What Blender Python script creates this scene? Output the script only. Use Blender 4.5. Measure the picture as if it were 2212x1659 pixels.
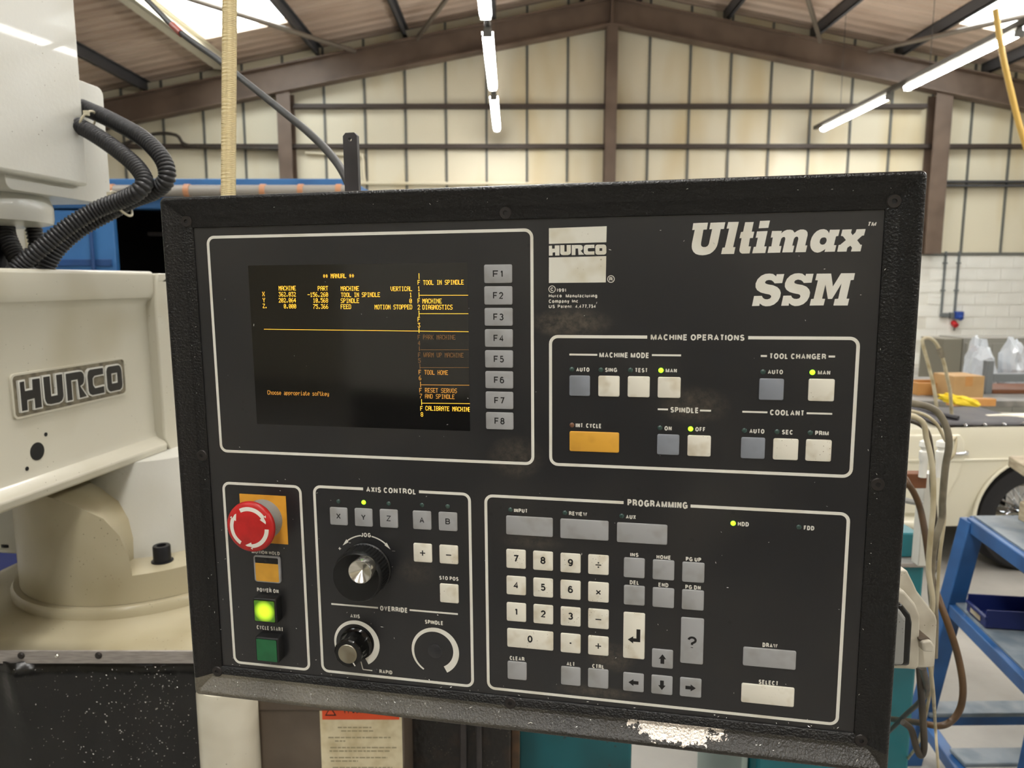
import bpy, bmesh, math, random
from mathutils import Vector, Matrix, geometry
random.seed(7)
for o in list(bpy.data.objects): bpy.data.objects.remove(o)
SC = bpy.context.scene
COL = SC.collection
R = math.radians

# ------------------------------------------------------------------ camera
FPX, CX, CY, PITCH, EYE = 1587.4, 1106.0, 829.5, R(7.9), 1.6
cam = bpy.data.cameras.new('camera'); CAM = bpy.data.objects.new('camera', cam); COL.objects.link(CAM)
CAM.location = (0, 0, EYE); CAM.rotation_euler = (R(90) - PITCH, 0, 0)
cam.sensor_width = 36.0; cam.lens = FPX / 2212 * 36.0; cam.clip_start = 0.02; cam.clip_end = 200
cam.dof.use_dof = True; cam.dof.focus_distance = 0.625; cam.dof.aperture_fstop = 12.0
SC.camera = CAM

# ------------------------------------------------------------------ sky and exposure
wd = bpy.data.worlds.new('overcast_sky'); SC.world = wd; wd.use_nodes = True
bg = wd.node_tree.nodes['Background']; bg.inputs[0].default_value = (0.93, 0.97, 1.0, 1); bg.inputs[1].default_value = 5.0
SC.view_settings.view_transform = 'Standard'; SC.view_settings.look = 'None'
SC.view_settings.gamma = 1.0; SC.view_settings.use_curve_mapping = False
SC.view_settings.exposure = 1.5
LAMP_STRENGTH = 26.0
SC.cycles.max_bounces = 5; SC.cycles.diffuse_bounces = 3; SC.cycles.glossy_bounces = 3; SC.cycles.transmission_bounces = 3
SC.cycles.transparent_max_bounces = 4; SC.cycles.use_light_tree = False; SC.cycles.use_adaptive_sampling = True; SC.cycles.adaptive_threshold = .05; SC.cycles.caustics_reflective = False; SC.cycles.caustics_refractive = False

# ------------------------------------------------------------------ helpers
def cdir(px, py):
    x, y = (px - CX) / FPX, (py - CY) / FPX
    c, s = math.cos(PITCH), math.sin(PITCH)
    return Vector((x, c - y * s, -y * c - s))
def at(px, py, Y):
    d = cdir(px, py); return Vector((0, 0, EYE)) + d * (Y / d.y)
def atz(px, py, Z):
    d = cdir(px, py); return Vector((0, 0, EYE)) + d * ((Z - EYE) / d.z)

MATS = {}
def srgb(r, g, b):
    f = lambda c: (c / 255 / 12.92) if c / 255 <= .04045 else ((c / 255 + .055) / 1.055) ** 2.4
    return (f(r), f(g), f(b), 1.0)
def mat(name, col, rough=.5, metal=0.0, col2=None, nscale=20.0, lo=.4, hi=.7, bump=0.0, bscale=200.0,
        emit=None, estr=0.0, spec=.5, detail=2.0, coat=0.0, stretch=None, spots=None, rvar=0.0):
    """col2: second tone mixed by noise; spots=(colour, scale, threshold): sharp specks; bump: fine relief"""
    if name in MATS: return MATS[name]
    m = bpy.data.materials.new(name); m.use_nodes = True; nt = m.node_tree; N = nt.nodes; L = nt.links
    b = N['Principled BSDF']
    b.inputs['Base Color'].default_value = col; b.inputs['Roughness'].default_value = rough
    b.inputs['Metallic'].default_value = metal; b.inputs['Specular IOR Level'].default_value = spec
    b.inputs['Coat Weight'].default_value = coat
    co = None
    if col2 or bump or spots or rvar:
        tc = N.new('ShaderNodeTexCoord'); co = tc.outputs['Object']
        if stretch:
            mp = N.new('ShaderNodeMapping'); mp.inputs['Scale'].default_value = stretch
            L.new(co, mp.inputs['Vector']); co = mp.outputs['Vector']
    out = None
    if col2:
        n = N.new('ShaderNodeTexNoise'); n.inputs['Scale'].default_value = nscale; n.inputs['Detail'].default_value = detail
        L.new(co, n.inputs['Vector'])
        mr = N.new('ShaderNodeMapRange'); mr.inputs['From Min'].default_value = lo; mr.inputs['From Max'].default_value = hi
        L.new(n.outputs['Fac'], mr.inputs['Value'])
        mx = N.new('ShaderNodeMix'); mx.data_type = 'RGBA'; mx.inputs['A'].default_value = col; mx.inputs['B'].default_value = col2
        L.new(mr.outputs['Result'], mx.inputs['Factor']); out = mx.outputs['Result']
        if rvar:
            m2 = N.new('ShaderNodeMath'); m2.operation = 'MULTIPLY_ADD'; m2.inputs[1].default_value = rvar; m2.inputs[2].default_value = rough
            L.new(mr.outputs['Result'], m2.inputs[0]); L.new(m2.outputs[0], b.inputs['Roughness'])
    if spots:
        v = N.new('ShaderNodeTexVoronoi'); v.inputs['Scale'].default_value = spots[1]; L.new(co, v.inputs['Vector'])
        lt = N.new('ShaderNodeMapRange'); lt.inputs['From Min'].default_value = spots[2] * .6; lt.inputs['From Max'].default_value = spots[2]
        lt.inputs['To Min'].default_value = 1; lt.inputs['To Max'].default_value = 0
        L.new(v.outputs['Distance'], lt.inputs['Value'])
        gate = N.new('ShaderNodeTexNoise'); gate.inputs['Scale'].default_value = spots[1] * .12; L.new(co, gate.inputs['Vector'])
        gm = N.new('ShaderNodeMapRange'); gm.inputs['From Min'].default_value = .5; gm.inputs['From Max'].default_value = .62
        L.new(gate.outputs['Fac'], gm.inputs['Value'])
        mu = N.new('ShaderNodeMath'); mu.operation = 'MULTIPLY'; L.new(lt.outputs['Result'], mu.inputs[0]); L.new(gm.outputs['Result'], mu.inputs[1])
        mx = N.new('ShaderNodeMix'); mx.data_type = 'RGBA'; mx.inputs['B'].default_value = spots[0]
        if out: L.new(out, mx.inputs['A'])
        else: mx.inputs['A'].default_value = col
        L.new(mu.outputs[0], mx.inputs['Factor']); out = mx.outputs['Result']
    if out: L.new(out, b.inputs['Base Color'])
    if bump:
        n = N.new('ShaderNodeTexNoise'); n.inputs['Scale'].default_value = bscale; n.inputs['Detail'].default_value = 2
        L.new(co, n.inputs['Vector'])
        bp = N.new('ShaderNodeBump'); bp.inputs['Strength'].default_value = bump; bp.inputs['Distance'].default_value = .6 / bscale
        L.new(n.outputs['Fac'], bp.inputs['Height']); L.new(bp.outputs['Normal'], b.inputs['Normal'])
    if emit:
        if name != 'led_diffuser': m.cycles.emission_sampling = 'NONE'
        b.inputs['Emission Color'].default_value = emit; b.inputs['Emission Strength'].default_value = estr
    MATS[name] = m
    return m

class MB:
    """collects geometry; build() links it as one mesh object"""
    def __init__(s): s.v = []; s.f = []
    def add(s, vs, fs):
        k = len(s.v); s.v += [tuple(p) for p in vs]; s.f += [tuple(i + k for i in f) for f in fs]; return s
    def box(s, a, b, rot=None, c=None):
        x0, y0, z0 = a; x1, y1, z1 = b
        vs = [Vector(p) for p in ((x0,y0,z0),(x1,y0,z0),(x1,y1,z0),(x0,y1,z0),(x0,y0,z1),(x1,y0,z1),(x1,y1,z1),(x0,y1,z1))]
        if rot is not None:
            c = Vector(c) if c is not None else (Vector(a) + Vector(b)) / 2
            vs = [c + rot @ (p - c) for p in vs]
        return s.add(vs, [(0,3,2,1),(4,5,6,7),(0,1,5,4),(1,2,6,5),(2,3,7,6),(3,0,4,7)])
    def loops(s, ls, cap0=True, cap1=True, closed=False):
        k = len(s.v); n = len(ls[0])
        for l in ls: s.v += [tuple(p) for p in l]
        m = len(ls)
        for i in range(m if closed else m - 1):
            a = k + i * n; b = k + ((i + 1) % m) * n
            for j in range(n): s.f.append((a + j, a + (j + 1) % n, b + (j + 1) % n, b + j))
        if not closed:
            if cap0: s.f.append(tuple(k + j for j in reversed(range(n))))
            if cap1: s.f.append(tuple(k + (m - 1) * n + j for j in range(n)))
        return s
    def cyl(s, p0, p1, r0, r1=None, n=20, cap0=True, cap1=True):
        p0, p1 = Vector(p0), Vector(p1); r1 = r0 if r1 is None else r1
        q = (p1 - p0).to_track_quat('Z', 'Y')
        ring = lambda p, r: [p + q @ Vector((r * math.cos(2*math.pi*j/n), r * math.sin(2*math.pi*j/n), 0)) for j in range(n)]
        return s.loops([ring(p0, r0), ring(p1, r1)], cap0, cap1)
    def lathe(s, prof, n=32, c=(0, 0, 0), rfun=None, closed=False):
        """prof: (r, z) from bottom to top, axis +z"""
        c = Vector(c); ls = []
        for i, (r, z) in enumerate(prof):
            ls.append([c + Vector(((r * (rfun(i, j) if rfun else 1)) * math.cos(2*math.pi*j/n), (r * (rfun(i, j) if rfun else 1)) * math.sin(2*math.pi*j/n), z)) for j in range(n)])
        return s.loops(ls, closed=closed)
    def tube(s, pts, r, n=8, rfun=None, sub=0):
        pts = [Vector(p) for p in pts]
        if sub: pts = smooth(pts, sub)
        ls = []; up = None
        for i, p in enumerate(pts):
            t = (pts[min(i + 1, len(pts) - 1)] - pts[max(i - 1, 0)]).normalized()
            if up is None: up = t.orthogonal().normalized()
            up = (up - t * up.dot(t)).normalized(); bi = t.cross(up)
            rr = r * (rfun(i) if rfun else 1)
            ls.append([p + (up * math.cos(2*math.pi*j/n) + bi * math.sin(2*math.pi*j/n)) * rr for j in range(n)])
        return s.loops(ls)
    def prism(s, outer, z0, z1, holes=(), fn=None, back=True):
        """flat outline (x, y) with holes, extruded z0..z1; fn maps (x, y, z)"""
        fn = fn or (lambda x, y, z: (x, y, z))
        ls = [outer] + list(holes); flat = [p for l in ls for p in l]
        tr = geometry.tessellate_polygon([[Vector((p[0], p[1], 0)) for p in l] for l in ls])
        k = len(s.v); n = len(flat)
        def ori(t, up):
            a, b, c = [flat[i] for i in t]
            ccw = (b[0]-a[0])*(c[1]-a[1]) - (b[1]-a[1])*(c[0]-a[0]) > 0
            return t if ccw == up else (t[0], t[2], t[1])
        s.v += [tuple(fn(p[0], p[1], z1)) for p in flat]
        for t in tr: s.f.append(tuple(k + i for i in ori(t, True)))
        if abs(z1 - z0) > 1e-9:
            s.v += [tuple(fn(p[0], p[1], z0)) for p in flat]
            if back:
                for t in tr: s.f.append(tuple(k + n + i for i in ori(t, False)))
            o = 0
            for li, l in enumerate(ls):
                m = len(l); ar = sum(l[i][0]*l[(i+1)%m][1] - l[(i+1)%m][0]*l[i][1] for i in range(m))
                fw = (ar > 0) == (li == 0)
                for i in range(m):
                    a, b = k + o + i, k + o + (i + 1) % m
                    s.f.append((a, a + n, b + n, b) if fw else (b, b + n, a + n, a))
                o += m
        return s
    def mesh(s, name, smooth_ang=35):
        me = bpy.data.meshes.new(name); me.from_pydata(s.v, [], s.f); me.update()
        if smooth_ang:
            me.shade_smooth(); me.set_sharp_from_angle(angle=R(smooth_ang))
        return me
    def build(s, name, m, parent=None, bevel=0, seg=2, smooth_ang=35, loc=None, fix=False):
        me = s.mesh(name, smooth_ang)
        if fix:
            bm = bmesh.new(); bm.from_mesh(me); bmesh.ops.recalc_face_normals(bm, faces=bm.faces); bm.to_mesh(me); bm.free()
        o = obj(name, me, m, parent)
        if loc is not None: o.location = loc
        if bevel:
            md = o.modifiers.new('edge', 'BEVEL'); md.width = bevel; md.segments = seg; md.limit_method = 'ANGLE'; md.angle_limit = R(40)
            md.harden_normals = False
        return o
def obj(name, me, m, parent=None):
    o = bpy.data.objects.new(name, me); COL.objects.link(o)
    if m and not me.materials: me.materials.append(m)
    if parent: o.parent = parent
    return o
def smooth(pts, sub):
    out = []; n = len(pts)
    for i in range(n - 1):
        p0, p1, p2, p3 = pts[max(i-1, 0)], pts[i], pts[i+1], pts[min(i+2, n-1)]
        for k in range(sub):
            t = k / sub
            out.append(.5 * ((2*p1) + (p2-p0)*t + (2*p0-5*p1+4*p2-p3)*t*t + (3*p1-p0-3*p2+p3)*t*t*t))
    out.append(pts[-1]); return out
def empty(name, loc=(0,0,0), rz=0.0):
    o = bpy.data.objects.new(name, None); COL.objects.link(o); o.location = loc; o.rotation_euler = (0, 0, rz); o.empty_display_size = .1
    return o
def tag(o, label, cat, group=None, kind=None):
    o['label'] = label; o['category'] = cat
    if group: o['group'] = group
    if kind: o['kind'] = kind
    return o
def struct(o, label=None):
    o['kind'] = 'structure'
    if label: o['label'] = label
    return o
def rrect(x0, y0, x1, y1, r, n=4):
    """rounded rectangle outline, counter-clockwise"""
    if x0 > x1: x0, x1 = x1, x0
    if y0 > y1: y0, y1 = y1, y0
    pts = []
    for cx, cy, a in ((x1-r, y0+r, -90), (x1-r, y1-r, 0), (x0+r, y1-r, 90), (x0+r, y0+r, 180)):
        for k in range(n + 1):
            t = R(a + 90 * k / n); pts.append((cx + r * math.cos(t), cy + r * math.sin(t)))
    return pts
def inset(poly, d):
    """move every edge of a polygon inwards by d"""
    n = len(poly); ar = sum(poly[i][0]*poly[(i+1)%n][1] - poly[(i+1)%n][0]*poly[i][1] for i in range(n)); sg = 1 if ar > 0 else -1
    out = []
    for i in range(n):
        a, b, c = Vector(poly[i-1]), Vector(poly[i]), Vector(poly[(i+1) % n])
        e1 = (b - a).normalized(); e2 = (c - b).normalized()
        n1 = Vector((-e1.y, e1.x)) * sg; n2 = Vector((-e2.y, e2.x)) * sg
        mi = n1 + n2
        mi = mi / max(mi.dot(n1), .35) if mi.length > 1e-6 else n1
        out.append(tuple(b + mi * d))
    return out

# ------------------------------------------------------------------ console layout, millimetres from the panel centre
FRAMES = {'screen': (-267.21, 196.14, 20.81, 5.16), 'ops': (35.76, 111.27, 267.55, 5.53, 112.66, 188.79), 'estop': (-267.35, -24.81, -190.93, -199.69), 'axis': (-177.39, -23.79, -34.27, -199.04, -130.82, -79.32), 'prog': (-20.02, -24.17, 267.56, -198.92, 95.86, 149.1)}
KEYS = [('soft_key', -18.54, 169.27, 4.72, 154.32, 'g', 'F1'), ('soft_key', -18.66, 151.86, 4.7, 136.93, 'g', 'F2'), ('soft_key', -18.64, 134.31, 4.8, 119.77, 'g', 'F3'), ('soft_key', -18.63, 117.0, 4.78, 102.36, 'g', 'F4'), ('soft_key', -18.74, 99.68, 4.77, 85.32, 'g', 'F5'), ('soft_key', -18.72, 82.35, 4.75, 68.01, 'g', 'F6'), ('soft_key', -18.69, 65.29, 4.73, 50.84, 'g', 'F7'), ('soft_key', -18.66, 47.96, 4.72, 33.52, 'g', 'F8'), ('mode_key', 51.26, 79.93, 67.99, 63.33, 'b', None), ('mode_key', 74.61, 80.06, 91.57, 63.32, 'w', None), ('mode_key', 97.98, 80.05, 115.29, 63.33, 'w', None), ('mode_key', 121.51, 79.93, 139.15, 63.35, 'w', None), ('mode_key', 198.13, 80.09, 216.13, 63.45, 'b', None), ('mode_key', 233.9, 80.47, 252.45, 63.42, 'w', None), ('mode_key', 51.49, 34.02, 91.68, 17.39, 'o', None), ('mode_key', 121.83, 33.87, 139.13, 17.33, 'b', None), ('mode_key', 145.49, 33.85, 163.39, 17.07, 'w', None), ('mode_key', 186.19, 33.63, 204.13, 16.83, 'b', None), ('mode_key', 210.19, 33.53, 228.54, 16.76, 'w', None), ('mode_key', 234.03, 33.57, 252.54, 16.69, 'w', None), ('axis_key', -162.92, -41.78, -146.33, -57.91, 'g', 'X'), ('axis_key', -139.31, -41.38, -122.77, -57.77, 'g', 'Y'), ('axis_key', -115.78, -40.98, -99.14, -57.48, 'g', 'Z'), ('axis_key', -85.33, -40.68, -68.65, -57.26, 'g', 'A'), ('axis_key', -61.96, -40.5, -45.33, -57.08, 'g', 'B'), ('axis_key', -85.53, -70.07, -68.75, -86.97, 'w', '+'), ('axis_key', -61.89, -70.04, -45.16, -86.81, 'w', '-'), ('axis_key', -62.33, -105.37, -45.47, -122.47, 'w', None), ('keypad_key', -2.36, -40.48, 37.56, -57.02, 'g', None), ('keypad_key', 43.86, -40.45, 83.95, -57.28, 'g', None), ('keypad_key', 90.76, -40.9, 131.36, -57.68, 'g', None), ('keypad_key', -2.5, -69.95, 14.34, -86.63, 'w', '7'), ('keypad_key', 20.71, -69.97, 37.68, -86.65, 'w', '8'), ('keypad_key', 44.02, -70.26, 60.98, -86.96, 'w', '9'), ('keypad_key', 67.29, -69.91, 84.37, -86.93, 'w', 'div'), ('keypad_key', -2.58, -93.75, 14.34, -110.31, 'w', '4'), ('keypad_key', 20.74, -93.74, 37.66, -110.48, 'w', '5'), ('keypad_key', 44.03, -93.87, 61.08, -110.62, 'w', '6'), ('keypad_key', 67.42, -93.65, 84.59, -111.03, 'w', 'mul'), ('keypad_key', -2.67, -117.64, 14.35, -134.4, 'w', '1'), ('keypad_key', 20.79, -117.45, 37.78, -134.4, 'w', '2'), ('keypad_key', 44.19, -117.56, 61.17, -134.36, 'w', '3'), ('keypad_key', 67.55, -117.33, 84.81, -134.6, 'w', '-'), ('keypad_key', -2.43, -141.26, 37.91, -158.23, 'w', '0'), ('keypad_key', 44.2, -141.35, 61.27, -158.52, 'w', 'dot'), ('keypad_key', 67.68, -141.41, 84.88, -158.43, 'w', '+'), ('keypad_key', -2.41, -171.4, 14.49, -187.96, 'g', None), ('keypad_key', 44.52, -171.37, 61.39, -188.14, 'g', None), ('keypad_key', 67.69, -170.93, 85.01, -188.0, 'g', None), ('keypad_key', 96.75, -70.49, 113.77, -87.49, 'g', None), ('keypad_key', 120.23, -70.68, 137.5, -87.52, 'g', None), ('keypad_key', 143.78, -70.99, 161.29, -87.81, 'g', None), ('keypad_key', 97.04, -94.32, 114.14, -111.2, 'g', None), ('keypad_key', 120.5, -94.49, 137.86, -111.36, 'g', None), ('keypad_key', 144.02, -94.47, 161.49, -111.5, 'g', None), ('keypad_key', 97.03, -117.95, 114.74, -158.46, 'w', 'enter'), ('keypad_key', 120.84, -148.07, 138.11, -164.45, 'g', 'up'), ('keypad_key', 143.85, -118.39, 162.15, -158.21, 'g', '?'), ('keypad_key', 97.38, -171.54, 114.62, -187.95, 'g', 'left'), ('keypad_key', 120.8, -171.32, 138.16, -187.89, 'g', 'down'), ('keypad_key', 144.16, -171.07, 161.49, -187.66, 'g', 'right'), ('keypad_key', 193.53, -139.48, 234.18, -155.42, 'g', None), ('keypad_key', 193.18, -170.99, 234.16, -187.5, 'w', None)]
LEDS = [(53.22, 84.81, 'd'), (76.53, 84.76, 'd'), (100.0, 84.86, 'd'), (123.75, 85.09, 'l'), (200.58, 85.12, 'd'), (236.29, 85.31, 'l'), (53.34, 38.99, 'a'), (123.83, 38.86, 'd'), (147.58, 38.81, 'l'), (188.45, 38.79, 'd'), (212.65, 38.65, 'd'), (236.8, 38.66, 'd'), (-154.66, -36.36, 'd'), (-130.78, -35.99, 'l'), (-107.4, -36.0, 'd'), (-76.98, -35.62, 'd'), (-53.75, -35.48, 'd'), (-124.62, -193.76, 'x'), (1.27, -35.45, 'd'), (47.67, -35.48, 'd'), (94.57, -35.56, 'd'), (182.31, -36.54, 'l'), (231.79, -36.78, 'd')]
TEXTS = [('AUTO', 56.69, 67.36, 84.75, 3.54), ('SING', 79.83, 89.41, 84.82, 3.51), ('TEST', 103.53, 113.48, 84.93, 3.48), ('MAN', 127.37, 136.0, 85.03, 3.45), ('AUTO', 204.08, 215.17, 85.2, 3.49), ('MAN', 240.21, 249.0, 85.26, 3.44), ('INT. CYCLE', 56.57, 77.39, 38.9, 3.74), ('ON', 127.36, 132.97, 38.69, 3.66), ('OFF', 151.21, 159.02, 38.69, 3.63), ('AUTO', 192.14, 203.33, 38.59, 3.71), ('SEC', 216.17, 224.37, 38.54, 3.68), ('PRIM', 240.41, 250.14, 38.58, 3.64), ('MACHINE MODE', 75.2, 114.45, 96.78, 4.41), ('TOOL CHANGER', 204.85, 245.46, 97.36, 4.34), ('SPINDLE', 131.62, 153.51, 53.76, 4.56), ('COOLANT', 206.86, 231.86, 53.72, 4.44), ('MACHINE OPERATIONS', 115.38, 186.08, 111.25, 4.81), ('MOTION HOLD', -242.64, -214.5, -88.81, 3.48), ('POWER ON', -239.53, -217.7, -125.34, 3.95), ('CYCLE START', -242.1, -215.15, -162.34, 4.01), ('AXIS CONTROL', -127.93, -82.02, -23.95, 5.03), ('JOG', -134.53, -125.17, -65.79, 4.12), ('STO POS', -62.79, -45.44, -100.37, 3.58), ('OVERRIDE', -118.93, -92.87, -133.19, 4.74), ('AXIS', -147.8, -138.62, -142.89, 3.74), ('SPINDLE', -77.03, -60.15, -142.31, 3.79), ('RAPID', -121.6, -109.27, -193.88, 3.65), ('+', -156.95, -153.6, -80.05, 3.4), ('-', -105.78, -102.79, -78.95, 0.9), ('INPUT', 4.54, 15.99, -35.73, 3.56), ('REVIEW', 51.02, 66.11, -35.72, 3.51), ('AUX', 97.87, 105.92, -35.91, 3.61), ('HDD', 185.89, 194.29, -36.76, 3.66), ('FDD', 235.44, 243.16, -37.0, 3.59), ('INS', 101.89, 108.54, -68.0, 3.51), ('HOME', 123.04, 134.56, -68.5, 3.48), ('PG UP', 146.42, 158.46, -68.66, 3.6), ('DEL', 101.77, 109.32, -91.91, 3.55), ('END', 125.04, 133.05, -92.17, 3.52), ('PG DN', 146.55, 158.79, -92.39, 3.64), ('CLEAR', -0.54, 12.54, -168.77, 3.79), ('ALT', 49.29, 56.33, -168.95, 3.74), ('CTRL', 71.21, 81.3, -168.9, 3.7), ('DRAW', 208.29, 219.74, -136.64, 3.79), ('SELECT', 206.42, 221.66, -168.76, 3.85), ('PROGRAMMING', 99.01, 146.78, -23.88, 5.79), ('1991', 40.8, 48.44, 148.32, 2.75), ('Hurco', 34.39, 44.85, 143.92, 2.66), ('Manufacturing', 48.09, 73.21, 143.81, 2.91), ('Company', 34.38, 50.92, 139.59, 2.93), ('Inc.', 53.16, 59.18, 139.64, 2.66), ('US', 34.37, 39.35, 135.38, 2.68), ('Patent:', 41.61, 53.75, 135.45, 2.66), ('4,477,754', 55.85, 72.16, 135.5, 2.83), ('R', 82.53, 85.15, 156.78, 2.87), ('C', 35.84, 38.28, 149.17, 2.74), ('TM', 269.44, 275.14, 194.67, 3.16)]
LINES = [(51.1, 96.81, 73.59, 96.81, 1.5), (116.53, 97.09, 138.94, 97.09, 1.5), (198.49, 97.34, 203.01, 97.34, 1.5), (247.24, 97.52, 251.84, 97.52, 1.5), (121.85, 53.92, 129.8, 53.92, 1.4), (154.41, 53.79, 162.82, 53.79, 1.4), (186.38, 53.66, 205.0, 53.66, 1.4), (233.57, 53.78, 251.93, 53.78, 1.4), (-165.84, -133.12, -120.76, -133.12, 1.6), (-91.04, -132.63, -46.58, -132.63, 1.6), (-139.18, -186.36, -137.57, -193.77, 1.0), (-137.57, -193.77, -128.46, -193.96, 1.0)]
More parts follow.
